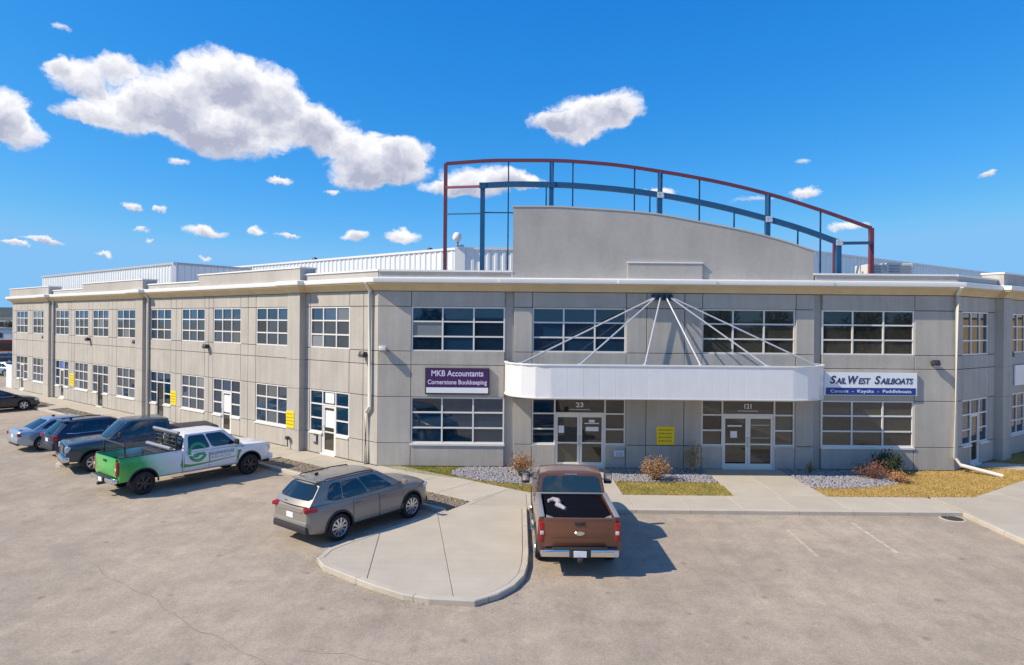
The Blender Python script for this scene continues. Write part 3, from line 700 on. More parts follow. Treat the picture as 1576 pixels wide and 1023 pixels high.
def entrance(u0, u1, d0, d1, number, nw, papers):
    fr = FRONT; f = FBAR; mb = MB(); z0, z1 = .95, 2.87; zt = 2.23; zs = [z0, z0+.64, zt, z1]
    for a, b in ((u0, u0+f), (u1-f, u1)): fr.box(mb, a, b, -.12, -.0, z0, z1)
    for a, b in ((d0-f, d0), (d1, d1+f)): fr.box(mb, a, b, -.12, -.0, 0, z1)
    fr.box(mb, d0, d1, -.12, -.01, zt-.05, zt+.05); fr.box(mb, d0, d1, -.12, -.01, z1-f, z1)
    for a, b in ((u0+f, d0-f), (d1+f, u1-f)):
        for zz, h in ((z0, f), (zs[1]-f/2, f), (zt-f/2, f), (z1-f, f)): fr.box(mb, a, b, -.12, -.01, zz, zz+h)
    fr.box(mb, d0-.02, d1+.02, -.1, .10, 0.0, .04)
    w = mb.build('entrance_frame', CREAM, bld)
    for a, b in ((u0, d0-f/2), (d1+f/2, u1)):
        for lo, hi in ((z0, zs[1]), (zs[1], zt), (zt, z1)): put('pane', pane_mesh(b-a-.05, hi-lo-.04, GLASS if a == u0 and u0 < 8 else GLASS_GROUND), fr, (a+b)/2, GW, (lo+hi)/2, w, .003)
        s = MB(); fr.box(s, a, b, -.1, .055, z0-.085, z0-.002); s.build('sill', CREAM, w)
    put('pane', pane_mesh(d1-d0-.02, z1-zt-.05, GLASS_GROUND), fr, (d0+d1)/2, GW, (zt+z1)/2, w, .002)
    text('number', number, w, fr.pt((d0+d1)/2, GW+.012, 2.58), nw*.85, .20, SIGNW, bold=.02)
    s = MB(); fr.box(s, (d0+d1)/2-.42, (d0+d1)/2+.42, GW+.009, GW+.012, 2.385, 2.405); s.build('number_line', SIGNW, w)
    mid = (d0+d1)/2
    door_leaf(fr, d0+.006, mid-.006, .045, zt-.056, 1, papers[0]); door_leaf(fr, mid+.006, d1-.006, .045, zt-.056, -1, papers[1])
entrance(6.40, 10.30, 7.39, 9.42, '23', .36, ([(.13, .36, 1.42, 1.72)], [(.2, .8, 1.80, 1.84), (.38, .62, 1.86, 1.97), (.25, .78, 1.50, 1.68)]))
entrance(13.45, 17.33, 14.36, 16.46, '121', .34, ([(.2, .8, 1.74, 1.80), (.32, .60, 1.28, 1.55)], [(.14, .88, 1.80, 1.82), (.14, .88, 1.27, 1.285)]))
# ---- right wing
RW = [(.70, 3.36), (5.82, 8.55), (10.0, 12.7), (13.9, 16.5), (17.4, 19.8)]
cols = [0]; wins = {}
for k, (a, b) in enumerate(RW):
    cols += [a, b]; i = len(cols)-2; wins[(i, 4)] = None; wins[(i, 1)] = None
    if k == 0: wins[(i, 0)] = (a+(b-a)/3-.035, b-(b-a)/3+.035)
cols.append(26); facade(RIGHT, cols, wins)
for k, (a, b) in enumerate(RW):
    window(RIGHT, a, b, 4.77, 6.63, sill=False)
    if k: window(RIGHT, a, b, .95, 2.87)
    else: door_window(RIGHT, a, b, .95, 2.87)
# ---- cornice swept round the three fronts, stepping out over the pilasters
path = [LEFT.xy(46.95, -14), LEFT.xy(46.95, 0)]
for a, b in PIL_L[::-1]: path += [LEFT.xy(b, 0), LEFT.xy(b, .32), LEFT.xy(a, .32), LEFT.xy(a, 0)]
path += [LEFT.xy(0, 0), FRONT.xy(5.45, 0), FRONT.xy(5.45, .07), FRONT.xy(10.3, .07), FRONT.xy(10.3, .12), FRONT.xy(13.45, .12), FRONT.xy(13.45, .07), FRONT.xy(18.27, .07), FRONT.xy(18.27, 0), FRONT.xy(24.0, 0)]
for a, b in PIL_R: path += [RIGHT.xy(a, 0), RIGHT.xy(a, .32), RIGHT.xy(b, .32), RIGHT.xy(b, 0)]
path += [RIGHT.xy(26, 0)]
path = path[::-1]
sweep(path, [(-.05, 7.28), (.05, 7.28), (.07, 7.33), (.11, 7.36), (.15, 7.42), (.26, 7.50), (.36, 7.555), (.36, 7.60), (-.05, 7.60)], 'cornice', TAN, bld)
sweep(path, [(-.05, 7.602), (.39, 7.602), (.41, 7.62), (.43, 7.74), (.42, 7.79), (.36, 7.81), (-.05, 7.86)], 'fascia', WHITE, bld)
# ---- parapets
def parapet(fr, a, b, w0, w1, z0, z1, capw=.05, caph=.07):
    mb = MB(); fr.box(mb, a, b, w0, w1, z0, z1-caph); p = mb.build('parapet', STUCCO2, bld)
    mb = MB(); fr.box(mb, a-capw, b+capw, w0-capw, w1+capw, z1-caph+.001, z1); mb.build('cap', WHITE, p)
parapet(LEFT, .0, 46.9, -.35, .04, 7.80, 8.16)
parapet(FRONT, .0, 5.5, -.35, .035, 7.80, 8.15); parapet(FRONT, 18.1, 24.0, -.35, .035, 7.80, 8.15)
parapet(RIGHT, .0, 26, -.35, .04, 7.80, 8.14)
for a, b in ((5.08, 14.46), (21.3, 30.75), (37.4, 46.6)): parapet(LEFT, a, b, -.55, .30, 7.79, 8.48, .04)
for a, b in ((4.1, 13.4), (20.3, 26)): parapet(RIGHT, a, b, -.55, .30, 7.79, 8.44, .04)
parapet(FRONT, 10.32, 13.40, -.3, .14, 7.79, 8.55, .03, .05)
# ---- curved screen wall over the entrance bay
crv = pchip([(5.56, 10.81), (7.0, 10.82), (9.0, 10.74), (11.25, 10.58), (13.2, 10.26), (15.3, 9.86), (16.8, 9.48), (18.05, 9.08)])
N_ = 40; us = [5.56+(18.05-5.56)*i/N_ for i in range(N_+1)]
mb = MB(); G = []
for uu in us: G.append([FRONT.pt(uu, .05, 7.7), FRONT.pt(uu, .05, crv(uu)), FRONT.pt(uu, -.45, crv(uu)), FRONT.pt(uu, -.45, 7.7), FRONT.pt(uu, .05, 7.7)])
mb.grid(G); mb.f += [(0, 1, 2, 3), tuple(N_*5+i for i in range(4))]; mb.mi += [0, 0]
sw = mb.build('screen_wall', STUCCO2, bld, weld=True)
mb = MB(); G = []
for uu in [5.53]+us[1:-1]+[18.08]: G.append([FRONT.pt(uu, .075, crv(uu)-.02), FRONT.pt(uu, .075, crv(uu)+.035), FRONT.pt(uu, -.475, crv(uu)+.035), FRONT.pt(uu, -.475, crv(uu)-.02), FRONT.pt(uu, .075, crv(uu)-.02)])
mb.grid(G); mb.f += [(0, 1, 2, 3), tuple(N_*5+i for i in range(4))]; mb.mi += [0, 0]; mb.build('cap', mat('screen_cap', (.50, .49, .47), .6), sw, weld=True)
# ---- roofs
poly = [LEFT.xy(46.9, -.3), LEFT.xy(.2, -.3), RIGHT.xy(-.1, -.3), RIGHT.xy(26, -.3), RIGHT.xy(26, -30), LEFT.xy(46.9, -30)]
mb = MB(); mb.prism(poly, 7.45, 7.62); mb.build('roof', ROOFM, bld)
# ---- metal clad upper storey (clerestory hall) and the taller hall on the left wing
RIBS = {}
def cladding(p0, p1, z0, z1, width=1.25):
    p0 = Vector(p0); p1 = Vector(p1); L = (p1-p0).length; n = max(1, round(L/width)); w = L/n; rz = math.atan2(p1.y-p0.y, p1.x-p0.x); k = (round(w, 3), z0, z1)
    if k not in RIBS:
        pr = []; q = 3; s = w/q      # ribs stand towards the right-hand side of p0->p1 (local -y)
        for i in range(q): pr += [(i*s+.01, 0), (i*s+s*.42, 0), (i*s+s*.54, -.04), (i*s+s*.84, -.04), (i*s+s*.96, 0)]
        pr += [(w-.004, 0)]
        G = [[(a, b, z0) for a, b in pr], [(a, b, z1) for a, b in pr]]; H = [[(a, b+.02, z0) for a, b in pr], [(a, b+.02, z1) for a, b in pr]]
        mb = MB(); mb.shell(G, H); RIBS[k] = mb.mesh('cladding_panel', CLAD)
    for i in range(n):
        o = link('cladding_panel', RIBS[k], bld); q = p0.lerp(p1, i/n); o.location = (q.x, q.y, 0); o.rotation_euler = (0, 0, rz)
SB = 8.0
CL = (-2.85, 35.0); CR = (16.1, 35.0)
fl = (CL[0]+LEFT.d[0]*44, CL[1]+LEFT.d[1]*44); frr = (CR[0]+RIGHT.d[0]*32, CR[1]+RIGHT.d[1]*32)
cladding(fl, CL, 7.6, 9.92); cladding(CL, CR, 7.6, 9.92); cladding(CR, frr, 7.6, 9.92)
up = [(CL[0]-.0, CL[1]+.12), (CR[0], CR[1]+.12), (frr[0]-.07, frr[1]+.1), (frr[0]-12, frr[1]+20), (fl[0]+16, fl[1]+22), (fl[0]+.07, fl[1]+.1)]
mb = MB(); mb.prism(up, 7.5, 9.93); mb.build('upper_storey', ROOFM, bld)
sweep([frr, CR, CL, fl], [(-.03, 9.90), (.09, 9.90), (.10, 10.02), (-.2, 10.04)], 'roof_trim', WHITE, bld)
# corner trim where the ribs end
mb = MB(); mb.bar((CL[0]+.02, CL[1]-.03, 7.6), (CL[0]+.02, CL[1]-.03, 10.0), .55, .16); mb.build('corner_trim', WHITE, bld)
H0, H1 = 22.6, 47.2
hp = [LEFT.xy(H1, -2.2), LEFT.xy(H0, -2.2), LEFT.xy(H0, -7.6), LEFT.xy(H1, -7.6)]
cladding(hp[0], hp[1], 7.6, 9.62); cladding(hp[1], hp[2], 7.6, 9.62)
hpi = [LEFT.xy(H1, -2.35), LEFT.xy(H0+.14, -2.35), LEFT.xy(H0+.14, -7.6), LEFT.xy(H1, -7.6)]
mb = MB(); mb.prism(hpi, 7.5, 9.66); mb.build('upper_hall', ROOFM, bld)
sweep([hp[2], hp[1], hp[0]], [(-.03, 9.6), (.10, 9.6), (.11, 9.74), (-.25, 9.76)], 'roof_trim', mat('trim_grey', (.45, .47, .50), .4), bld)
mb = MB(); p_ = LEFT.xy(H0, -2.2); mb.bar((*p_, 7.6), (*p_, 9.7), .3, .16); mb.build('corner_trim', WHITE, bld)
# ---- entrance canopy hung on rods
can = empty('canopy', (6.25, 26.9, 3.1)); setp(can, bld); BASES[can.name] = (6.25, 26.9, 3.1)
x0, x1, yf, rr = -.28, 12.62, 24.9, 1.75
pth = [(x0, 26.93)]+[(x0+rr-rr*math.cos(t), yf+rr-rr*math.sin(t)) for t in np.linspace(0, math.pi/2, 13)]+[(x1-rr+rr*math.sin(t), yf+rr-rr*math.cos(t)) for t in np.linspace(0, math.pi/2, 13)]+[(x1, 26.93)]
ZB, ZT = 3.12, 4.36
def along(path, step):
    P = [Vector(p) for p in path]; L = [0]
    for a, b in zip(P, P[1:]): L.append(L[-1]+(b-a).length)
    n = round(L[-1]/step); out = []
    for k in range(n+1):
        s = L[-1]*k/n
        for i in range(len(P)-1):
            if s <= L[i+1]+1e-6: out.append(P[i].lerp(P[i+1], (s-L[i])/(L[i+1]-L[i]))); break
    return out
sp = along(pth, .62)
for a, b in zip(sp, sp[1:]):
    t = (b-a).normalized(); nn = Vector((-t.y, t.x)); g = .0012
    a2, b2 = a+t*g, b-t*g; mb = MB()
    q = [(a2, .0), (a2+t*.015, -.003), (b2-t*.015, -.003), (b2, .0)]   # flat pan with folded edges
    G = [[(*(p+nn*o), z) for p, o in q] for z in (ZB, ZT)]; H = [[(*(p+nn*(o+.03)), z) for p, o in q] for z in (ZB, ZT)]
    mb.shell(G, H); mb.build('fascia_panel', FASCIA, can, fix=True)
cin = offset_path(pth, .05); cin2 = offset_path(pth, .09)
mb = MB(); mb.prism(cin2, ZB+.04, ZB+.12); mb.build('soffit', SOFFIT, can)
mb = MB(); mb.prism(cin2, ZT-.38, ZT-.30); mb.build('deck', mat('canopy_deck', (.16, .18, .20), .8, var=.1), can)
sweep(pth[::-1], [(-.12, ZT+.0), (.03, ZT+.0), (.03, ZT+.05), (-.12, ZT+.05)], 'rim', WHITE, can)
sweep(pth[::-1], [(-.09, ZB-.04), (.015, ZB-.04), (.02, ZB+.0), (-.09, ZB+.0)], 'lower_rim', CREAM, can)
mb = MB(); mb.box((5.78, 26.80, 6.98), (6.62, 26.945, 7.22))
for q in (5.84, 6.1, 6.32, 6.56): mb.box((q-.03, 26.62, 6.95), (q+.03, 26.82, 7.18))
mb.build('anchor_bracket', mat('bracket_blue', (.03, .06, .10), .5), can)
for xa, xb, yb in ((5.80, .35, 25.5), (5.86, 2.62, 25.02), (6.08, 5.12, 24.98), (6.34, 7.28, 24.98), (6.52, 9.85, 25.02), (6.60, 12.0, 25.5)):
    mb = MB(); mb.tube([(xa, 26.66, 7.05), (xb, yb, ZT+.03)], .032, 8); mb.rbox((xb, yb, ZT+.04), (.14, .12, .09), .01); mb.build('support_rod', GALV, can, 40)
# ---- downspouts
def downspout(fr, pts, r=.075):
    mb = MB(); mb.tube([fr.pt(*p) for p in pts], r, 8); mb.build('downspout', PIPE, bld, 40)
downspout(LEFT, [(.40, .36, 7.62), (.40, .11, 7.25), (.40, .11, 2.42), (.62, .11, 2.15), (.62, .11, .02)])
for a, b in PIL_L[1:]: downspout(LEFT, [(a-.25, .36, 7.62), (a-.25, .11, 7.25), (a-.25, .11, .02)])
downspout(FRONT, [(23.95, .40, 7.62), (23.95, .12, 7.3), (23.95, .12, .55), (24.1, .22, .28), (25.15, 1.15, .05)])
# wall lights
light(LEFT, 13.88, 4.56, 'dark wall light below and between the third and fourth upper windows')
light(LEFT, 22.64, 4.58, 'dark wall light just left of the second pilaster of the left wing')
light(LEFT, 30.20, 4.58, 'dark wall light between the second and third pilasters of the left wing')
light(LEFT, 38.75, 4.55, 'dark wall light by the far pilaster of the left wing')
light(LEFT, .78, 4.60, 'small dark wall light left of the corner downspout')
light(FRONT, .22, 4.86, 'pale wall light on the front facade right of the corner downspout', mat('pale_grey', (.5, .5, .5), .4))
light(FRONT, 23.05, 4.47, 'dark wall light on the front facade right of the white and blue sign')
light(RIGHT, 5.3, 4.75, 'dark wall light beside the pilaster of the right wing')
# ---- signs on the facade
def yellow(fr, u, z, w, h, label, wo=0.):
    e = tag(empty('parking_sign', fr.pt(u, wo, z-h/2), fr.rz), label, 'sign', 'yellow signs on the walls')
    b = MB(); b.rbox((0, -.012, h/2), (w, .02, h), .006, 1); b.build('sign_board', YELLOW, e)
    t = MB()
    for k in range(4):
        zz = h*(.82-.2*k); x = -w*.40
        while x < w*.36:
            l = random.uniform(.04, .12); l = min(l, w*.4-x); t.box((x, -.027, zz-h*.035), (x+l, -.0225, zz+h*.035)); x += l+.03
    t.build('lettering', YTEXT, e)['kind'] = 'stuff'
yellow(FRONT, 11.95, 1.36, .74, .76, 'square yellow sign on the wall between the two glass entrances', .062)
yellow(LEFT, 5.72, 1.40, .62, .78, 'yellow sign on the nearest pilaster of the left wing', .32)
yellow(LEFT, 17.86, 1.43, .66, .80, 'yellow sign between the second pilaster and the third door of the left wing')
yellow(LEFT, 33.45, 1.55, .8, .86, 'yellow sign farthest along the left wing, below the blue notice')
sg = tag(empty('shop_sign', (-2.245, 27, 3.0)), 'purple framed sign with two lines of white lettering and a white strip', 'sign')
b_ = MB(); b_.box((-1.33, -.11, .0), (1.33, -.02, 1.09)); b_.build('sign_frame', DARK, sg)
b_ = MB(); b_.box((-1.28, -.125, .30), (1.28, -.111, 1.05)); b_.build('sign_face', PURPLE, sg)
b_ = MB(); b_.box((-1.28, -.125, .06), (1.28, -.111, .285)); b_.build('phone_strip', SIGNW, sg)
text('lettering', 'MKB Accountants', sg, (0, -.128, .86), 2.15, .25, LILAC, bold=.02); text('lettering', 'Cornerstone Bookkeeping', sg, (0, -.128, .50), 2.45, .25, LILAC, bold=.02)
sg = tag(empty('shop_sign', (14.875, 27, 3.10)), 'white sign with dark slanted lettering over a blue strip', 'sign')
b_ = MB(); b_.box((-1.92, -.10, .0), (1.92, -.02, .95)); b_.build('sign_board', SIGNW, sg)
b_ = MB(); b_.box((-1.86, -.112, .03), (1.86, -.101, .32)); b_.build('blue_strip', SIGNB, sg)
# small-capital lettering: each word has a tall initial
def smallcaps(parts, z):
    for body, xc, wd, ht, dz in parts: text('lettering', body, sg, (xc, -.105, z+dz), wd, ht, NAVY, shear=.25, bold=.025)
smallcaps([('S', -1.60, .25, .34, .0), ('AIL', -1.24, .42, .25, -.04), ('W', -.80, .42, .34, 0), ('EST', -.30, .50, .25, -.04), ('S', .24, .25, .34, 0), ('AILBOATS', 1.06, 1.36, .25, -.04)], .63)
text('lettering', 'Canoes  -  Kayaks  -  Paddleboats', sg, (0, -.116, .175), 3.35, .17, mat('letter_pale_blue', (.62, .74, .95), .5), bold=.01)
sg = tag(empty('shop_sign', RIGHT.pt(7.1, 0, 3.25), RIGHT.rz), 'white sign board on the right wing above its ground floor window', 'sign')
b_ = MB(); b_.box((-.9, -.08, 0), (1.2, -.02, .95)); b_.build('sign_board', SIGNW, sg)
# little utilities
def util(name, fr, u, w, z, size, m, label, cat):
    e = tag(empty(name, fr.pt(u, w, z), fr.rz), label, cat)
    b = MB(); b.rbox((0, -size[1]/2, size[2]/2), size, .02); b.build('housing', m, e)
    b = MB(); b.rbox((0, -size[1]-.012, size[2]*.5), (size[0]*.7, .02, size[2]*.6), .006); b.build('cover_plate', mat('util_plate', (.42, .46, .52), .4), e)
    return e
util('utility_box', FRONT, 10.02, .07, .50, (.42, .16, .26), mat('box_pale', (.60, .66, .74), .4), 'pale utility box low on the wall right of the left entrance', 'utility box')
util('wall_vent', LEFT, 4.18, .0, .42, (.26, .06, .46), mat('vent_brown', (.10, .08, .07), .6), 'brown vent on the panel left of the nearest side door', 'vent')
e_ = tag(empty('wall_tap', LEFT.pt(5.75, .32, .35), LEFT.rz), 'dark gas tap and pipe under the yellow sign of the nearest pilaster', 'tap')
b_ = MB(); b_.tube([(0, 0, .2), (0, -.12, .2), (0, -.12, -.2)], .03, 8); b_.build('pipe', DARK, e_); b_ = MB(); b_.rbox((0, -.13, .2), (.2, .14, .16), .03); b_.build('valve', DARK, e_)
# ================================================================== ROOF FRAME (steel arches)
fr_ = tag(empty('roof_frame', (6.4, 28.2, 7.6), world=True), 'arched open steel frame of blue and maroon beams standing on the roof', 'steel frame')
def curve_beam(name, pts, y, w, h, m, n=36):
    f = pchip(pts); xs = np.linspace(pts[0][0], pts[-1][0], n); mb = MB(); G = []
    for i, x in enumerate(xs):
        z = f(x); G.append([(x, y-w/2, z-h/2), (x, y+w/2, z-h/2), (x, y+w/2, z+h/2), (x, y-w/2, z+h/2), (x, y-w/2, z-h/2)])
    mb.grid(G); mb.f += [(0, 1, 2, 3), tuple((n-1)*5+i for i in range(4))]; mb.mi += [0, 0]
    mb.build(name, m, fr_, weld=True); return f
YB, YM = 28.2, 30.0
fb = curve_beam('arch_beam', [(-1.32, 11.93), (.2, 12.0), (1.7, 11.99), (4.0, 11.86), (6.3, 11.60), (8.7, 11.16), (11.0, 10.60), (12.6, 10.14), (14.13, 9.60)], YB, .2, .22, BLUE)
fm = curve_beam('arch_beam', [(-3.12, 13.30), (-.7, 13.47), (1.7, 13.49), (4.2, 13.36), (6.66, 13.05), (9.2, 12.62), (11.71, 12.05), (14.1, 11.34), (16.55, 10.50)], YM, .14, .14, MAROON)
def post(x, y, z0, z1, w, m, name='post'):
    mb = MB(); mb.bar((x, y, z0), (x, y, z1), w, w); mb.build(name, m, fr_)
post(-1.32, YB, 7.6, 11.9, .2, BLUE); post(14.13, YB, 7.6, 9.6, .2, BLUE); post(-3.12, YM, 7.6, 13.3, .16, MAROON); post(16.55, YM, 7.6, 10.5, .18, MAROON); post(14.85, YM, 7.6, 9.95, .12, MAROON)
for x in (1.66, 6.35, 11.05): post(x, YB, 7.6, fb(x)-.1, .19, BLUE)
for x in (1.77, 6.78, 11.76): post(x, YM, 7.6, fm(x)-.06, .19, mat('steel_blue_dark', (.02, .05, .12), .5))
for x in (-.22, 2.75, 5.6, 8.6, 14.2): post(x, YM, 7.6, fm(x)-.06, .06, mat('steel_blue_dark', (.02, .05, .12), .5), 'strut')
for x in (1.45, 6.0, 9.7, 12.5): post(x, YB+.3, 7.6, fb(x)-.05, .055, BLUE, 'strut')
def tie(a, b, w, m):
    mb = MB(); mb.bar(a, b, w, w); mb.build('tie_beam', m, fr_)
tie((-3.12, YM, 12.2), (-1.3, YB+.02, 11.9), .1, MAROON); tie((-3.12, YM, 10.97), (-1.34, YB+.02, 10.72), .06, BLUE); tie((-1.32, YB, 10.76), (1.5, YB, 10.76), .05, BLUE); tie((14.13, YB, 9.56), (16.55, YM, 9.82), .13, BLUE)
tie((1.7, YB, 11.9), (1.77, YM, 13.4), .08, BLUE); tie((6.35, YB, 11.5), (6.78, YM, 13.0), .08, BLUE); tie((11.05, YB, 10.5), (11.76, YM, 12.0), .08, BLUE)
for x in (1.68, 6.38, 11.08, 14.13, -1.32):
    mb = MB(); mb.rbox((x, YB-.115, fb(x)-.02), (.30, .02, .26), .006)
    for dx in (-.09, .09):
        for dz in (-.07, .07): mb.rbox((x+dx, YB-.135, fb(x)-.02+dz), (.04, .03, .04), .01, 1)
    o_ = mb.build('joint_plate', GALV if x > 5 else BLUE, fr_); o_['kind'] = 'stuff'
# things on the roof
e_ = tag(empty('roof_dome', (-2.98, 34.85, 10.03)), 'white ball shaped dome on a short post at the roof corner behind the frame', 'dome')
b_ = MB(); b_.lathe([(.001, .78), (.12, .76), (.21, .66), (.25, .53), (.24, .42), (.18, .32), (.09, .28), (.001, .27)], 20, axis='z'); b_.build('ball', WHITE, e_, 60)
b_ = MB(); b_.tube([(0, 0, 0), (.05, 0, .3)], .05, 8); b_.rbox((.16, 0, .06), (.4, .2, .08), .02); b_.build('post', CABLE, e_)
def rooftop_unit(x, y, w, d, h, label):
    e = tag(empty('rooftop_unit', (x, y, 7.62)), label, 'rooftop unit', 'air conditioning units on the roof')
    b = MB(); b.rbox((0, 0, .25), (w*.9, d*.9, .5), .02, 1); b.build('stand', DARK, e)
    b = MB(); b.rbox((0, 0, .5+h/2), (w, d, h), .03); b.build('housing', mat('unit_cream', (.62, .60, .55), .5), e)
    b = MB()
    for k in range(5): b.box((-w*.4, -d/2-.03, .62+k*h*.16), (w*.4, -d/2+.01, .62+k*h*.16+h*.07))
    b.build('louvre', CABLE, e)
rooftop_unit(16.9, 30.6, 1.0, 1.1, .72, 'small cream rooftop unit just right of the maroon post'); rooftop_unit(18.1, 30.9, 1.25, 1.1, .82, 'wider cream rooftop unit right of the small one')
for x, y, z, l in ((LEFT.xy(6.2, -9.2)[0], LEFT.xy(6.2, -9.2)[1], 9.93, 'small dark roof vent on the ribbed upper storey near its corner'), (LEFT.xy(17, -9)[0], LEFT.xy(17, -9)[1], 9.93, 'small dark roof vent farther along the ribbed upper storey')):
    e_ = tag(empty('roof_vent', (x, y, z)), l, 'roof vent', 'vents on the upper roof')
    b_ = MB(); b_.tube([(0, 0, 0), (0, 0, .28)], .1, 8); b_.build('pipe', CABLE, e_); b_ = MB(); b_.lathe([(.001, .42), (.16, .36), (.2, .26), (.001, .24)], 12, axis='z'); b_.build('cowl', DARK, e_)
# ================================================================== VEHICLES (local axes: x forward, y left, z up)
def paint(name, col, metal=.0, rough=.28):
    return mat(name, col, rough, metal, coat=.7)
PROF = [(0, .90), (.04, .955), (.12, .982), (.30, 1.0), (.55, .998), (.78, .985), (.92, .962), (1.0, .925)]
class Body:
    """lower body of a vehicle as a loft; curves give half width, sill, shoulder and centre line heights along x"""
    def __init__(s, hw, zb, zs, zt): s.hw, s.zb, s.zs, s.zt = pchip(hw), pchip(zb), pchip(zs), pchip(zt)
    def y(s, x, z):
        b, t = s.zb(x), s.zs(x); h = min(max((z-b)/max(t-b, .01), 0), 1)
        return s.hw(x)*float(np.interp(h, [p[0] for p in PROF], [p[1] for p in PROF]))
    def half(s, x):
        b, t, c, w = s.zb(x), s.zs(x), s.zt(x), s.hw(x)
        pts = [(0, b), (w*.6, b)]+[(w*k, b+(t-b)*h) for h, k in PROF]
        pts += [(w*.86, t+(c-t)*.30), (w*.72, t+(c-t)*.60), (w*.45, t+(c-t)*.88), (0, c)]
        return pts
    def mesh(s, xs, mats, cutters=(), name='body'):
        mb = MB(); G = []
        for x in xs:
            h = s.half(x); G.append([(x, -y, z) for y, z in h]+[(x, y, z) for y, z in h[-2:0:-1]])
        n = len(G[0]); G2 = [r+[r[0]] for r in G]
        mb.grid(G2)
        for i, ring in ((0, G[0]), (len(xs)-1, G[-1])):
            o = i*(n+1); c = len(mb.v); zc = (ring[0][2]+ring[len(ring)//2][2])/2; mb.v.append((xs[i]+(.02 if i else -.02), 0, zc))
            for k in range(n): mb.f.append((o+k, o+(k+1), c)); mb.mi.append(0)
        me = mb.mesh(name, mats, 38, weld=True)
        return carve(me, cutters)
def carve(me, cutters):
    """wheel arches cut out of a closed mesh"""
    if not cutters: return me
    o = bpy.data.objects.new('tmp', me); COL.objects.link(o)
    mb = MB()
    for (x, z, r, y0, y1) in cutters:
        n = 28
        for sg in (-1, 1):
            A_ = [(x+r*math.cos(2*math.pi*k/n), sg*y0, z+r*math.sin(2*math.pi*k/n)) for k in range(n)]; B_ = [(a, sg*y1, c) for a, _, c in A_]
            mb.add(A_+B_, [tuple(range(n)), tuple(range(2*n-1, n-1, -1))]+[(k, n+k, n+(k+1) % n, (k+1) % n) for k in range(n)])
    cme = mb.mesh('cut', WELL); c = bpy.data.objects.new('cut', cme); COL.objects.link(c)
    md = o.modifiers.new('b', 'BOOLEAN'); md.operation = 'DIFFERENCE'; md.object = c; md.solver = 'EXACT'; md.material_mode = 'TRANSFER'; md.use_self = True
    dg = bpy.context.evaluated_depsgraph_get(); out = bpy.data.meshes.new_from_object(o.evaluated_get(dg), depsgraph=dg)
    out.name = me.name; bpy.data.objects.remove(o); bpy.data.objects.remove(c)
    out.polygons.foreach_set('use_smooth', [True]*len(out.polygons)); out.set_sharp_from_angle(angle=R(38))
    return out
def side_patch(name, B, x0, x1, lo, hi, m, parent, sg, off=.006, nx=14, nz=6, th=.02, r=.0, smooth=40):
    """a panel lying on the flank between heights lo(x) and hi(x)"""
    G, H = [], []
    for i in range(nx+1):
        x = x0+(x1-x0)*i/nx; e = 0
        if r:
            q = min(x-x0, x1-x); e = r*(1-math.sqrt(max(0, 1-(1-min(q, r)/r)**2))) if q < r else 0
        a, b = lo(x)+e, hi(x)-e
        G.append([(x, sg*(B.y(x, a+(b-a)*j/nz)+off), a+(b-a)*j/nz) for j in range(nz+1)])
        H.append([(p[0], p[1]-sg*th, p[2]) for p in G[-1]])
    mb = MB(); mb.shell(G, H); return mb.build(name, m, parent, smooth)
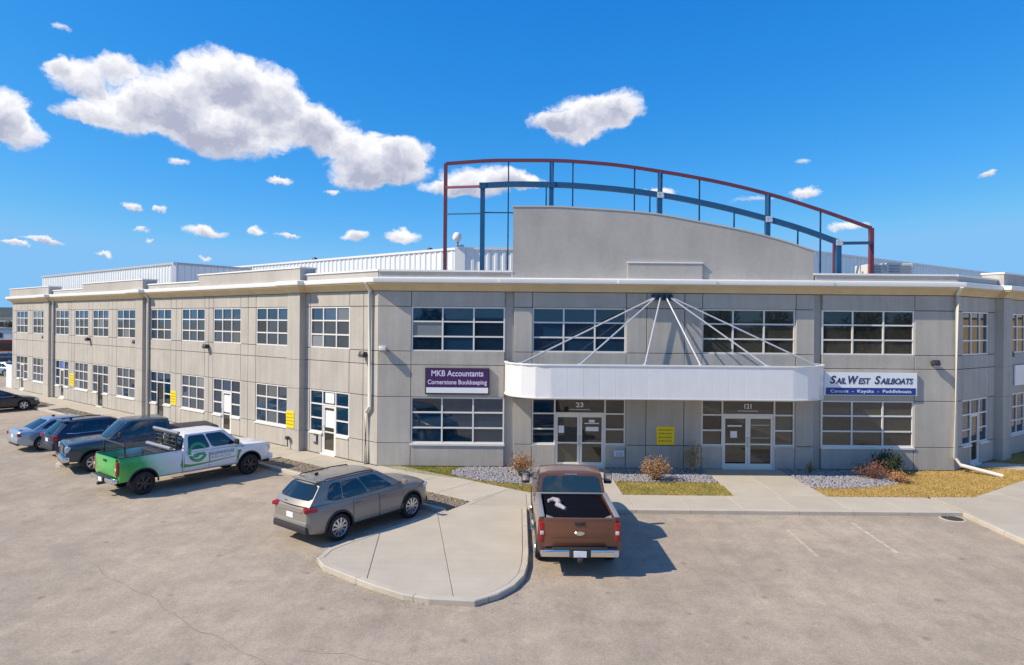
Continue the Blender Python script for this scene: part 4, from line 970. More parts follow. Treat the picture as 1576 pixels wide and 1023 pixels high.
class Cab:
    """greenhouse: ring at the belt to ring at the roof, bowed front and rear"""
    def __init__(s, xb, xt, zb, zr, yb, yt, bow=(.08, .14), crown=.06, taper=(.05, .05)):
        s.xb, s.xt, s.zb, s.zr, s.yb, s.yt, s.bow, s.crown, s.tp = xb, xt, zb, zr, yb, yt, bow, crown, taper
    def ends(s, t): return s.xb[0]+(s.xt[0]-s.xb[0])*t, s.xb[1]+(s.xt[1]-s.xb[1])*t
    def w(s, t, a):
        y = s.yb+(s.yt-s.yb)*(t**1.25); f = abs(2*a-1)**3; return y*(1-(s.tp[1] if a > .5 else s.tp[0])*f)
    def z(s, t): return s.zb+(s.zr-s.zb)*t
    def side(s, a, t, sg, off=0):
        r, f = s.ends(t); return (r+(f-r)*a, sg*(s.w(t, a)+off), s.z(t)+off*.35)
    def front(s, b, t, off=0):
        f = s.ends(t)[1]; return (f+s.bow[1]*(1-b*b)+off, b*s.w(t, 1), s.z(t)+off*.5)
    def rear(s, b, t, off=0):
        r = s.ends(t)[0]; return (r-s.bow[0]*(1-b*b)-off, b*s.w(t, 0), s.z(t)+off*.5)
    def shell(s, m, parent, name='roof'):
        mb = MB(); T = [i/8 for i in range(9)]; A_ = [i/20 for i in range(21)]; Bs = [i/8-1 for i in range(17)]
        for sg in (-1, 1): mb.grid([[s.side(a, t, sg) for t in T] for a in A_])
        mb.grid([[s.front(b, t) for t in T] for b in Bs]); mb.grid([[s.rear(b, t) for t in T] for b in Bs])
        G = []
        for a in A_:
            row = []
            for b in Bs:
                r = s.rear(b, 1)[0]; f = s.front(b, 1)[0]; x = r+(f-r)*a
                y = b*s.w(1, a); e = (1-b**4)*(1-(2*a-1)**6); row.append((x, y, s.zr+s.crown*e))
            G.append(row)
        mb.grid(G); return mb.build(name, m, parent, 32, weld=True)
    def glass(s, name, kind, p0, p1, t0, t1, m, parent, sg=1, off=.008, n=14, th=.02, r=.06):
        fn = {'side': lambda p, t, o: s.side(p, t, sg, o), 'front': lambda p, t, o: s.front(p, t, o), 'rear': lambda p, t, o: s.rear(p, t, o)}[kind]
        lo = t0 if callable(t0) else (lambda p: t0); hi = t1 if callable(t1) else (lambda p: t1); G, H = [], []
        for i in range(n+1):
            p = p0+(p1-p0)*i/n; q = min(i, n-i)/n; e = .10*(1-math.sqrt(max(0, 1-(1-min(q, r)/r)**2))) if (r and q < r) else 0
            a, b = lo(p)+e, hi(p)-e
            if b < a+.02: b = a+.02
            G.append([fn(p, a+(b-a)*j/5, off) for j in range(6)]); H.append([fn(p, a+(b-a)*j/5, off-th) for j in range(6)])
        mb = MB(); mb.shell(G, H); return mb.build(name, m, parent, 40)
WHEELS = {}
def wheel(parent, x, y, r, w, rim, spokes=10, key=None, rimr=.66):
    k = (key, r, w)
    if k not in WHEELS:
        t = MB(); h = w/2; pr = [(r*rimr, -h*.92), (r*.80, -h), (r*.93, -h*.96), (r*.985, -h*.75), (r, -h*.4), (r, h*.4), (r*.985, h*.75), (r*.93, h*.96), (r*.80, h), (r*rimr, h*.92)]
        t.lathe(pr, 32, closed=True); tm = t.mesh('wheel', TYRE, 35)
        q = MB(); rr = r*rimr      # outer side is -y
        q.lathe([(rr+.004, -h*.95), (rr*.95, -h*.97), (rr*.90, -h*.80), (rr*.88, h*.5), (rr+.004, h*.5)], 32, closed=True)
        q.lathe([(.001, -h*.30), (rr*.9, -h*.30)], 24, mi=1)
        for i in range(spokes):
            a = 2*math.pi*i/spokes; ca, sa = math.cos(a), math.sin(a); wd = .105*rr*(10/spokes)**.6
            p = []
            for rad, wk, dep in ((rr*.14, .8, -h*.90), (rr*.93, 1.15, -h*.86)):
                for s1, d in ((-1, 0), (1, 0), (1, .05), (-1, .05)): p.append((rad*ca-s1*wd*wk*sa, dep+d, rad*sa+s1*wd*wk*ca))
            q.hexa(p)
        q.lathe([(.001, -h*.98), (rr*.16, -h*.97), (rr*.22, -h*.85), (rr*.22, -h*.4)], 16)
        rm = q.mesh('rim', [rim, RIMD], 35); WHEELS[k] = (tm, rm)
    tm, rm = WHEELS[k]; o = link('wheel', tm, parent); o.location = (x, y, r); o.rotation_euler = (0, random.uniform(0, 1), 0 if y < 0 else math.pi)
    link('rim', rm, o); return o
def piece(name, m, parent, c, size, r=.02, rot=None, seg=2, smooth=40):
    mb = MB(); mb.rbox(c, size, r, seg, rot); return mb.build(name, m, parent, smooth)
def ring_flare(name, parent, B, x, z, r0, r1, m, sg, a0=-8, a1=188, off=.018):
    G, H = [], []
    for i in range(23):
        a = R(a0+(a1-a0)*i/22); row = []
        for k in range(3):
            rr = r0+(r1-r0)*k/2; px, pz = x+rr*math.cos(a), z+rr*math.sin(a); row.append((px, sg*(B.y(px, max(pz, B.zb(px)+.02))+off-(.012 if k == 2 else 0)), pz))
        G.append(row); H.append([(p[0], p[1]-sg*.05, p[2]) for p in row])
    mb = MB(); mb.shell(G, H); return mb.build(name, m, parent, 40)
def flat(xs): return lambda x: xs
def xr(a, b, n, extra=()): return sorted(set([round(a+(b-a)*i/n, 4) for i in range(n+1)]+[round(e, 4) for e in extra]))
def mirror(parent, x, y, z, m, sg, size=(.10, .20, .16), arm=.1):
    piece('mirror', m, parent, (x, sg*(y+arm+size[1]/2), z+.03), size, .035)
    o = parent.children[-1] if False else None
    piece('mirror_arm', BLACKP, parent, (x+.01, sg*(y+arm/2), z-.01), (.06, arm+.06, .05), .015)
def plate(parent, x, z, rz=0, yo=0, w=.31):
    p = piece('licence_plate', PLATE, parent, (x, yo, z), (.012, w, .15), .004, seg=1); return p

def crossover(name, loc, rz, label, P, group, L=4.62, W=.93, H=1.66, kind='suv', rimm=RIMB, spokes=10, cladding_=True, rails=True, body2=None):
    """passenger car: kind suv, hatch or sedan"""
    v = tag(empty(name, loc, rz), label, 'car', group); h = L/2
    if kind == 'suv':
        B = Body([(-h, W*.80), (-h+.10, W*.90), (-h+.42, W*.985), (0, W), (h-.75, W*.985), (h-.28, W*.90), (h-.06, W*.74), (h, W*.62)],
                 [(-h, .46), (-h+.12, .36), (-1.5, .28), (1.5, .26), (h-.2, .28), (h, .42)], [(-h, 1.00), (-h+.12, 1.08), (-1.2, 1.10), (.9, 1.10), (h-.35, 1.02), (h-.06, .92), (h, .76)],
                 [(-h, 1.02), (-h+.12, 1.12), (0, 1.15), (1.0, 1.21), (1.6, 1.18), (h-.25, 1.09), (h-.06, .97), (h, .80)])
        C = Cab((-h+.06, 1.16), (-h+.56, .20), 1.10, H-.09, W*.925, W*.70, (.09, .16), .09, (.09, .06))
        ax = (1.40, -1.34); r = .38; yr = -h+.02
        dlo = (.14, .885)
    elif kind == 'hatch':
        B = Body([(-h, W*.78), (-h+.10, W*.90), (-h+.5, W*.985), (0, W), (h-.75, W*.985), (h-.28, W*.89), (h-.06, W*.72), (h, W*.6)],
                 [(-h, .44), (-h+.12, .34), (-1.5, .25), (1.5, .23), (h-.2, .25), (h, .40)], [(-h, .96), (-h+.12, 1.02), (-1.2, 1.03), (.9, .96), (h-.35, .84), (h-.06, .74), (h, .60)],
                 [(-h, .98), (-h+.12, 1.06), (0, 1.07), (1.0, 1.05), (1.6, .98), (h-.25, .88), (h-.06, .78), (h, .64)])
        C = Cab((-h+.06, 1.22), (-h+.62, .22), 1.0, H-.07, W*.905, W*.68, (.08, .14), .07); ax = (1.36, -1.30); r = .345; yr = -h+.02; dlo = (.12, .89)
    else:
        B = Body([(-h, W*.76), (-h+.10, W*.87), (-h+.55, W*.975), (0, W), (h-.8, W*.98), (h-.3, W*.89), (h-.06, W*.72), (h, W*.6)],
                 [(-h, .42), (-h+.14, .32), (-1.5, .22), (1.5, .20), (h-.2, .22), (h, .36)], [(-h, .86), (-h+.10, .93), (-1.2, .93), (.9, .88), (h-.35, .78), (h-.06, .68), (h, .56)],
                 [(-h, .90), (-h+.10, 1.00), (-1.6, 1.02), (0, 1.0), (1.0, .98), (1.6, .92), (h-.25, .82), (h-.06, .72), (h, .60)])
        C = Cab((-h+.50, 1.25), (-h+1.32, .18), .92, H-.06, W*.90, W*.66, (.08, .14), .06); ax = (1.38, -1.36); r = .335; yr = -h+.02; dlo = (.085, .90)
    xs = xr(-h, h, 46, [-h+.02, -h+.05, -h+.09, h-.02, h-.05, h-.09])
    ca = r+.055
    cut_ = [(ax[0], r, ca, W-.27, W+.2), (ax[1], r, ca, W-.27, W+.2)]
    link('body', B.mesh(xs, [P], cut_), v)
    roof = C.shell(P, v)
    for sg in (-1, 1):
        # doors: black seam below, painted skin above, cut back round the rear arch
        def lo(x):
            a = .40 if kind == 'suv' else .34; d = (ca+.05)**2-(x-ax[1])**2
            return max(a, r+math.sqrt(d)) if d > 0 else a
        hi = lambda x: min(B.zs(x)-.035, 1.03)
        for x0, x1 in ((.10, 1.02), (-.86 if kind != 'sedan' else -.92, .07)):
            side_patch('door_seal', B, x0-.015, x1+.015, lambda x: lo(x)-.015, lambda x: hi(x)+.008, BLACKP, v, sg, .002)
            d = side_patch('door', B, x0, x1, lo, hi, P, v, sg, .007)
            hz = hi(x0)-.10; hx = x0+.16
            piece('handle', P, d, (hx, sg*(B.y(hx, hz)+.028), hz), (.19, .035, .035), .012)
        tl = .10; tt = .90
        top = lambda a: tt-(.0 if a > .2 else (.2-a)*1.3)
        bot = lambda a: tl+(.0 if a > .22 else (.22-a)*(1.6 if kind == 'suv' else .6))
        for a0, a1 in ((dlo[0], .30), (.315, .585), (.60, dlo[1])):
            tf = (lambda a: top(a)) if a1 < .8 else (lambda a: min(tt, tt-(a-.80)*.0))
            C.glass('side_window', 'side', a0, a1, bot, tf, CARGLASS, v, sg, r=.10 if a0 > .3 else .16)
        C.glass('window_trim', 'side', dlo[0]-.012, dlo[1]+.008, lambda a: bot(a)-.035, lambda a: bot(a)+.0, CHROME if kind != 'suv' else BLACKP, v, sg, .004, r=0)
        mirror(v, .98, W*.88, B.zs(.9)+.10, P, sg)
        for x_ in ax: wheel(v, x_, sg*(W-.115), r, .225, rimm, spokes, key=rimm.name+str(spokes))
        if cladding_:
            for x_ in ax: ring_flare('arch_trim', v, B, x_, r, ca-.002, ca+.055, BLACKP, sg)
            side_patch('sill_trim', B, ax[1]+ca+.03, ax[0]-ca-.03, lambda x: B.zb(x)+.01, lambda x: .40, BLACKP, v, sg, .012)
        # lights
        if kind == 'sedan':
            piece('taillight', REDL, v, (-h+.075, sg*W*.74, .80), (.16, W*.30, .15), .03, Matrix.Rotation(R(sg*22), 3, 'Z'))
        elif kind == 'hatch':
            piece('taillight', REDL, v, (-h+.09, sg*W*.80, .93), (.20, W*.22, .20), .04, Matrix.Rotation(R(sg*24), 3, 'Z'))
        else:
            t_ = piece('taillight', REDL, v, (-h+.12, sg*W*.79, 1.005), (.36, W*.26, .115), .035, Matrix.Rotation(R(sg*26), 3, 'Z'))
            piece('reflector', REDL, v, (-h+.05, sg*W*.72, .56), (.05, .16, .05), .01, Matrix.Rotation(R(sg*20), 3, 'Z'))
        piece('headlight', CLEARL, v, (h-.24, sg*W*.76, B.zs(h-.25)-.10), (.34, .22, .13), .04, Matrix.Rotation(R(-sg*32), 3, 'Z'))
        if rails:
            mb = MB(); yy = W*.62; zr_ = C.zr+.06; mb.tube([(-h+.66, sg*yy, zr_-.05), (-h+.74, sg*yy, zr_), (-.5, sg*yy, zr_+.015), (.02, sg*yy, zr_-.005), (.10, sg*yy, zr_-.05)], .018, 8); mb.build('roof_rail', BLACKP, v, 40)
    C.glass('windshield', 'front', -.93, .93, .06, .93, CARGLASS, v)
    rg = (.24, .90) if kind == 'suv' else (.08, .92)
    rw_ = .965 if kind == 'suv' else .88; C.glass('rear_window', 'rear', -rw_, rw_, rg[0], rg[1], CARGLASS, v)
    if kind != 'sedan':
        piece('spoiler', P, v, (C.xt[0]-.02, 0, C.zr+.03), (.26, W*1.22, .05), .02); piece('wiper', BLACKP, v, (C.xb[0]-.03, .08, 1.13), (.03, .42, .03), .01, Matrix.Rotation(R(6), 3, 'X'))
        piece('tailgate_trim', P if kind == 'hatch' else P, v, (-h+.0, 0, .93), (.05, W*1.16, .05), .015)
        plate(v, -h-.018, .80)
        piece('rear_bumper', BLACKP, v, (-h+.10, 0, .47), (.30, W*1.66, .20), .05); piece('bumper_step', P, v, (-h+.06, 0, .63), (.22, W*1.68, .13), .05)
    else:
        plate(v, -h-.018, .72); piece('rear_bumper', P, v, (-h+.09, 0, .52), (.26, W*1.66, .26), .08); piece('diffuser', BLACKP, v, (-h+.12, 0, .36), (.26, W*1.3, .12), .04)
        piece('trunk_lip', P, v, (-h+.17, 0, 1.0), (.16, W*1.2, .035), .015)
    piece('grille', BLACKP, v, (h-.06, 0, .58), (.16, W*1.05, .26), .05); piece('front_bumper', P if not cladding_ else BLACKP, v, (h-.10, 0, .40), (.24, W*1.5, .16), .06)
    piece('antenna', BLACKP, v, (C.xt[0]+.28, 0, H+.03), (.12, .04, .07), .015)
    return v

def pickup(name, loc, rz, label, P, group, crew=True, L=5.9, wb=3.98, W=1.0, bed=2.02, roofz=1.93, belt=1.26, bedz=1.36, r=.40, foh=.93, rimm=RIMD, spokes=6, PB=None, tow=False, lift=0.0, body_low=None, rail=BLACKP, hood=None):
    v = tag(empty(name, loc, rz), label, 'pickup truck', group); h = L/2; axf = h-foh; axr = axf-wb
    PB = PB or P; PL = body_low or P
    tg = -h+.13                      # outer face of the tailgate
    xb0 = tg+.0; xb1 = xb0+bed+.16; xc = xb1+.035       # bed front, cab rear
    sill = .50+lift; hz = hood or belt-.01
    B = Body([(xc, W*.975), (0, W*.985), (h-.9, W*.99), (h-.40, W*.97), (h-.10, W*.90), (h, W*.84)], [(xc, sill), (0, sill), (axf, sill-.02), (h-.15, sill-.04), (h, sill+.04)],
             [(xc, belt), (axf-.9, belt-.02), (h-.5, belt-.08), (h-.08, belt-.12), (h, belt-.20)], [(xc, belt+.02), (axf-.7, hz+.03), (axf, hz+.02), (h-.4, hz-.03), (h-.08, hz-.08), (h, hz-.16)])
    ca = r+.085; zc = r+.02
    cut_ = [(axf, zc, ca, W-.34, W+.2), (axf, zc-.2, ca*.96, W-.34, W+.2)]
    link('body', B.mesh(xr(xc, h, 40, [h-.02, h-.05]), [P], cut_[:1]), v)
    clen = 2.02 if crew else 1.52
    C = Cab((xc+.02, xc+clen+.34), (xc+.14, xc+clen-.38), belt-.02, roofz-.05, W*.935, W*(.82 if tow else .77), (.015, .14), .05, (.012, .05)); C.shell(P, v)
    # bed: one U shaped trough
    q = MB(); prof = [(W*.90, sill+.02), (W*.965, sill+.06), (W*.985, sill+.25), (W*.985, .95), (W*.965, bedz-.06), (W*.945, bedz), (W*.83, bedz), (W*.81, bedz-.05), (W*.80, .86), (W*.78, .80)]
    full = [(-y, z) for y, z in prof]+[(y, z) for y, z in prof[::-1]]
    xsb = xr(xb0+.07, xb1, 14); G = [[(x, y, z) for y, z in full]+[(x, *full[0])] for x in xsb]; q.grid(G); k = len(full)+1
    q.f += [tuple(range(k-1)), tuple((len(xsb)-1)*k+i for i in range(k-1))]; q.mi += [0, 0]
    q.box((xb1-.06, -W*.80, .79), (xb1-.005, W*.80, bedz-.02))
    bm_ = carve(q.mesh('bed', [PB], 35, weld=True), [(axr, zc, ca, W-.17, W+.2)]); link('bed', bm_, v)
    ln = MB(); ln.box((xb0+.08, -W*.775, .80), (xb1-.065, W*.775, .815)); 
    for i in range(9): ln.box((xb0+.1, -W*.70+i*W*.168, .815), (xb1-.08, -W*.70+i*W*.168+.06, .828))
    ln.build('bed_liner', BLACKP, v)
    t = MB(); t.rbox((xb0+.03, 0, (bedz+.72)/2-.0), (.075, W*1.70, bedz-.74), .02); tgo = t.build('tailgate', PB, v, 40)
    piece('handle', BLACKP, tgo, (xb0-.015, 0, bedz-.14), (.03, .26, .08), .012)
    piece('tailgate_inset', PB, tgo, (xb0-.008, 0, bedz-.35), (.012, W*1.35, .26), .005)
    for sg in (-1, 1):
        piece('bed_rail', rail, v, ((xb0+xb1)/2+.02, sg*W*.885, bedz+.012), (xb1-xb0-.04, W*.125, .026), .008)
        piece('taillight', REDL, v, (xb0+.055, sg*W*.885, bedz-.34), (.14, W*.135, .46), .03)
        inner = piece('lamp_insert', CLEARL, v.children[-1] if False else v, (xb0-.018, sg*W*.885, bedz-.36), (.012, W*.085, .09), .004)
        # doors
        d1 = xc+clen+.04; dm = xc+.98 if crew else xc+.50
        def lo(x):
            d = (ca+.04)**2-(x-axf)**2; return max(sill+.06, zc+math.sqrt(d)) if d > 0 else sill+.06
        hi = lambda x: B.zs(x)-.03
        for x0, x1 in ((dm+.02, d1), (xc+.05, dm-.02)):
            side_patch('door_seal', B, x0-.015, x1+.015, lambda x: lo(x)-.015, lambda x: hi(x)+.006, BLACKP, v, sg, .002)
            d = side_patch('door', B, x0, x1, lo, hi, P, v, sg, .007)
            hz_ = belt-.14; hx = x0+.15; piece('handle', P if not tow else CHROME, d, (hx, sg*(B.y(hx, hz_)+.03), hz_), (.21, .035, .045), .012)
        f = lambda x: (x-C.ends(.45)[0])/(C.ends(.45)[1]-C.ends(.45)[0])
        am = f(dm); C.glass('side_window', 'side', .075, am-.018, .10, .90, CARGLASS, v, sg, r=.10); C.glass('side_window', 'side', am+.018, .90, .10, .90, CARGLASS, v, sg, r=.08)
        # wheels, arches, steps
        for x_ in (axf, axr): wheel(v, x_, sg*(W-.135), r, .275, rimm, spokes, key=rimm.name+str(spokes), rimr=.62); ring_flare('arch_trim', v, B if x_ > 0 else BedSide(W, sill, bedz), x_, zc, ca-.004, ca+.045, BLACKP, sg, -2, 182, .012)
        mb = MB(); mb.rbox(((xc+axf-ca)/2, sg*(W-.02), sill-.10), (axf-ca-xc-.1, .17, .06), .025); mb.build('running_board', BLACKP if not tow else CHROME, v, 40)
        mz = belt+.12; mx = xc+clen-.02
        if tow:
            piece('mirror', BLACKP, v, (mx, sg*(W*.93+.27), mz+.06), (.13, .24, .34), .04); piece('mirror_arm', CHROME, v, (mx, sg*(W*.93+.08), mz+.03), (.05, .22, .06), .015); piece('mirror_glass', CHROME, v, (mx-.07, sg*(W*.93+.27), mz+.09), (.008, .19, .22), .003)
        else: mirror(v, mx, W*.90, mz, BLACKP, sg, (.11, .22, .21))
        piece('headlight', CLEARL, v, (h-.10, sg*W*.74, belt-.30), (.22, W*.30, .24), .04, Matrix.Rotation(R(-sg*10), 3, 'Z'))
        piece('fog_light', CLEARL, v, (h+.04, sg*W*.66, sill+.08), (.05, .14, .09), .02)
    C.glass('windshield', 'front', -.93, .93, .06, .93, CARGLASS, v); C.glass('rear_window', 'rear', -.89, .89, .12, .90, CARGLASS, v)
    piece('brake_lamp', REDL if not tow else CHROME, v, (C.xt[0]-.0, 0, roofz-.075), (.05, .34, .05), .012)
    gr = piece('grille', CHROME if tow else BLACKP, v, (h-.02, 0, belt-.33), (.12, W*1.10, .36), .05)
    for i in range(3): piece('grille_bar', CHROME if not tow else BLACKP, gr, (h+.045, 0, belt-.43+i*.10), (.03, W*1.02, .035), .01)
    piece('front_bumper', CHROME if tow else PL, v, (h+.0, 0, sill+.09), (.26, W*1.88, .24), .07); piece('air_dam', BLACKP, v, (h-.04, 0, sill-.09), (.2, W*1.6, .14), .04)
    bp = piece('rear_bumper', CHROME, v, (-h+.09, 0, .60), (.20, W*1.84, .19), .05); piece('bumper_pad', BLACKP, bp, (-h+.07, 0, .705), (.2, W*1.3, .03), .01)
    piece('plate_recess', BLACKP, v, (-h-.02, 0, .60), (.03, .52, .18), .01); plate(v, -h-.042, .60); piece('hitch', BLACKP, v, (-h+.02, 0, .46), (.3, .12, .1), .02)
    ch = MB(); ch.box((-h+.4, -.5, .42), (h-.4, .5, .60)); ch.rbox((axr, 0, r), (.22, W*1.6, .2), .06); ch.rbox((axf, 0, r), (.2, W*1.6, .18), .06); ch.build('chassis', WELL, v)
    v['_d'] = 0; del v['_d']
    v_dims = dict(xb0=xb0, xb1=xb1, xc=xc, axf=axf, axr=axr, sill=sill, h=h, B=B, C=C, W=W, belt=belt, bedz=bedz)
    return v, v_dims
class BedSide:
    def __init__(s, W, a, b): s.W, s.a, s.b = W, a, b
    def zb(s, x): return s.a
    def y(s, x, z): return s.W*float(np.interp(z, [s.a, s.a+.25, .95, s.b], [.955, .985, .985, .945]))
HEAD = math.atan2(-LEFT.n[1], -LEFT.n[0])
GRP = 'vehicles parked in front of the building'
def at(u, w): p = LEFT.xy(u, w); return (p[0], p[1], ZA)
# ---- taupe grey crossover nearest the island
P_TAUPE = paint('paint_taupe', (.27, .245, .21), .25, .36)
cr = crossover('parked_crossover', at(-5.15, 5.22), HEAD, 'taupe grey crossover with bright wheels parked beside the concrete island', P_TAUPE, GRP, H=1.73)
# ---- far vehicles
P_NAVY = paint('paint_navy', (.010, .022, .060), .3)
crossover('parked_crossover', at(12.75, 5.55), HEAD, 'dark navy crossover between the silver blue car and the dark grey pickup', P_NAVY, GRP, L=4.5, W=.90, H=1.60, kind='hatch', rimm=RIMB, spokes=7, cladding_=False)
P_SILV = paint('paint_silver_blue', (.40, .46, .53), .55)
crossover('parked_sedan', at(15.55, 6.0), HEAD, 'pale silver blue sedan with red tail lamps left of the navy crossover', P_SILV, GRP, L=4.6, W=.89, H=1.45, kind='sedan', rimm=RIMB, spokes=7, cladding_=False, rails=False)
P_BLACKB = paint('paint_blue_black', (.014, .020, .034), .3)
crossover('parked_sedan', at(32.1, 4.9), HEAD, 'blue black sedan parked alone at the far left edge', P_BLACKB, GRP, L=4.7, W=.91, H=1.45, kind='sedan', rimm=RIMB, spokes=5, cladding_=False, rails=False)
# ---- dark grey pickup backed in
P_GREY = paint('paint_dark_grey', (.055, .068, .088), .5)
uwd = (1.05, 5.5); fx = LEFT.d[0]*uwd[0]+LEFT.n[0]*uwd[1]; fy = LEFT.d[1]*uwd[0]+LEFT.n[1]*uwd[1]
ram, rd = pickup('parked_pickup', at(8.75, 5.45), math.atan2(fy, fx), 'dark grey crew cab pickup backed in beside the green and white pickup', P_GREY, GRP, L=5.85, wb=3.57, bed=1.72, rimm=RIMB, spokes=7, roofz=1.94, body_low=CHROME)
tc_ = MB(); tc_.rbox(((rd['xb0']+rd['xb1'])/2+.02, 0, rd['bedz']+.03), (rd['xb1']-rd['xb0']-.06, 1.72, .035), .012); tc_.build('bed_cover', mat('vinyl_black', (.035, .035, .038), .6, var=.1), ram, 40)
# ---- green and white wrapped pickup
def wrap_paint():
    m = bpy.data.materials.new('paint_green_white_wrap'); m.use_nodes = True; t = m.node_tree; b = t.nodes['Principled BSDF']; Ln = t.links.new
    tcn = t.nodes.new('ShaderNodeTexCoord'); sp_ = t.nodes.new('ShaderNodeSeparateXYZ'); Ln(tcn.outputs['Object'], sp_.inputs[0])
    nz_ = t.nodes.new('ShaderNodeTexNoise'); nz_.inputs['Scale'].default_value = 3; Ln(tcn.outputs['Object'], nz_.inputs[0])
    a = t.nodes.new('ShaderNodeMath'); a.operation = 'MULTIPLY_ADD'; Ln(sp_.outputs[2], a.inputs[0]); a.inputs[1].default_value = .55; Ln(sp_.outputs[0], a.inputs[2])
    a2 = t.nodes.new('ShaderNodeMath'); a2.operation = 'MULTIPLY_ADD'; Ln(nz_.outputs[0], a2.inputs[0]); a2.inputs[1].default_value = .25; Ln(a.outputs[0], a2.inputs[2])
    r_ = t.nodes.new('ShaderNodeValToRGB'); mr_ = t.nodes.new('ShaderNodeMapRange'); mr_.inputs[1].default_value = -2.9; mr_.inputs[2].default_value = -.1; Ln(a2.outputs[0], mr_.inputs[0]); Ln(mr_.outputs[0], r_.inputs[0])
    e = r_.color_ramp.elements; e[0].position = .0; e[0].color = (.20, .55, .10, 1); e[1].position = 1.0; e[1].color = (.70, .74, .78, 1)
    for p_, c_ in ((.26, (.10, .46, .09, 1)), (.40, (.015, .33, .07, 1)), (.58, (.03, .40, .12, 1)), (.74, (.45, .68, .58, 1))):
        q = e.new(p_); q.color = c_
    Ln(r_.outputs[0], b.inputs['Base Color']); b.inputs['Roughness'].default_value = .3; b.inputs['Coat Weight'].default_value = .5; return m
P_WRAP = wrap_paint(); P_WHITE = paint('paint_white', (.76, .77, .79)); P_GREEN = paint('vinyl_green', (.012, .30, .085), 0, .35)
gt, gd = pickup('wrapped_pickup', at(4.1, 5.88), HEAD, 'white crew cab pickup with green wrapped bed and round green emblem', P_WHITE, GRP, PB=P_WRAP, rimm=RIMD, spokes=6)
B_ = gd['B']; Wd = gd['W']
# green swoosh along the flank, emblem ring and lettering (flat vinyl)
def vinyl(name, poly_xz, m, off=.010, sg=-1):
    mb = MB(); n = len(poly_xz); y = lambda x, z: (B_.y(x, z) if x > gd['xc'] else BedSide(Wd, gd['sill'], gd['bedz']).y(x, z))
    mb.add([(x, sg*(y(x, z)+off), z) for x, z in poly_xz]+[(x, sg*(y(x, z)+off-.004), z) for x, z in poly_xz], [tuple(range(n)), tuple(range(2*n-1, n-1, -1))]+[(i, (i+1) % n, n+(i+1) % n, n+i) for i in range(n)])
    return mb.build(name, m, gt)
def vstrip(pts, ws):
    up_ = []; dn = []
    for (x, z), w in zip(pts, ws): up_.append((x, z+w/2)); dn.append((x, z-w/2))
    for i in range(len(pts)-1): vinyl('green_stripe', [dn[i], dn[i+1], up_[i+1], up_[i]], P_GREEN, .0095)
xc = gd['xc']
vinyl('green_stripe', [(xc-.34, 1.33), (xc-.20, 1.33), (xc-.01, .86), (xc-.01, .72), (xc-.07, .72)], P_GREEN)
vstrip([(xc+.02, .77), (xc+.3, .74), (xc+.9, .76), (xc+1.5, .80), (xc+2.0, .83)], [.13, .08, .05, .035, .03])
vinyl('green_stripe', [(gd['axf']-.64, 1.20), (gd['axf']-.22, 1.18), (gd['axf']-.42, .92), (gd['axf']-.50, .64), (gd['axf']-.60, .62), (gd['axf']-.50, .98)], P_GREEN)
em = MB(); cx, cz = xc+.54, 1.20
for rr0, rr1, a0, a1 in ((.25, .36, 20, 340), ):
    n = 26
    for i in range(n):
        A0 = R(a0+(a1-a0)*i/n); A1 = R(a0+(a1-a0)*(i+1)/n)
        p = [(cx+q*math.cos(a), cz+q*math.sin(a)) for q, a in ((rr0, A0), (rr1, A0), (rr1, A1), (rr0, A1))]
        em.add([(x, -(gd['C'].w(max(0, (z-gd['belt'])/.6), .3)+.03 if z > gd['belt']-.03 else B_.y(x, z)+.012), z) for x, z in p], [(0, 1, 2, 3)])
em.build('emblem', P_GREEN, gt, fix=False)
em = MB()
for pl in ([(cx-.05, cz-.03), (cx+.26, cz-.03), (cx+.30, cz-.12), (cx-.05, cz-.12)], [(cx-.22, cz-.16), (cx-.02, cz-.20), (cx+.10, cz-.10), (cx-.10, cz-.04)]):
    em.add([(x, -(B_.y(x, min(z, gd['belt']-.04))+.014), z) for x, z in pl], [(0, 1, 2, 3)])
em.build('emblem_leaf', P_GREEN, gt, fix=False)
LET = mat('vinyl_grey_green', (.16, .24, .16), .5); LET2 = mat('vinyl_grey', (.35, .40, .50), .5)
text('lettering', 'GREENHOUSE', gt, (xc+1.46, -(B_.y(1, 1.05)+.013), 1.06), 1.02, .12, LET, bold=.01, depth=.002); text('lettering', 'SERVICES', gt, (xc+1.40, -(B_.y(1, .92)+.013), .92), .86, .09, LET2, depth=.002)
# racks on the green pickup
mb = MB(); x_ = gd['xb0']+.28
mb.tube([(x_, -.86, 1.36), (x_, -.86, 1.74), (x_, -.78, 1.80), (x_, .78, 1.80), (x_, .86, 1.74), (x_, .86, 1.36)], .03, 8); mb.build('rear_rack', BLACKP, gt, 40)
mb = MB(); x_ = gd['xb1']-.14
for yy in (-.8, -.3, .3, .8): mb.tube([(x_, yy, 1.30), (x_, yy, 1.92)], .035, 8)
mb.tube([(x_, -.9, 1.93), (x_, .9, 1.93)], .05, 8)
for zz in (1.5, 1.65, 1.8): mb.tube([(x_, -.8, zz), (x_, .8, zz)], .02, 6)
mb.build('headache_rack', BLACKP, gt, 40)
mb = MB(); mb.tube([(x_-.25, -.95, 1.46), (x_-.25, .95, 1.46)], .07, 10); mb.build('rack_tube', CABLE, gt, 40)
mb = MB(); mb.tube([(x_, -.98, 2.0), (x_, .98, 2.0)], .055, 10); mb.build('rack_tube', CABLE, gt, 40)
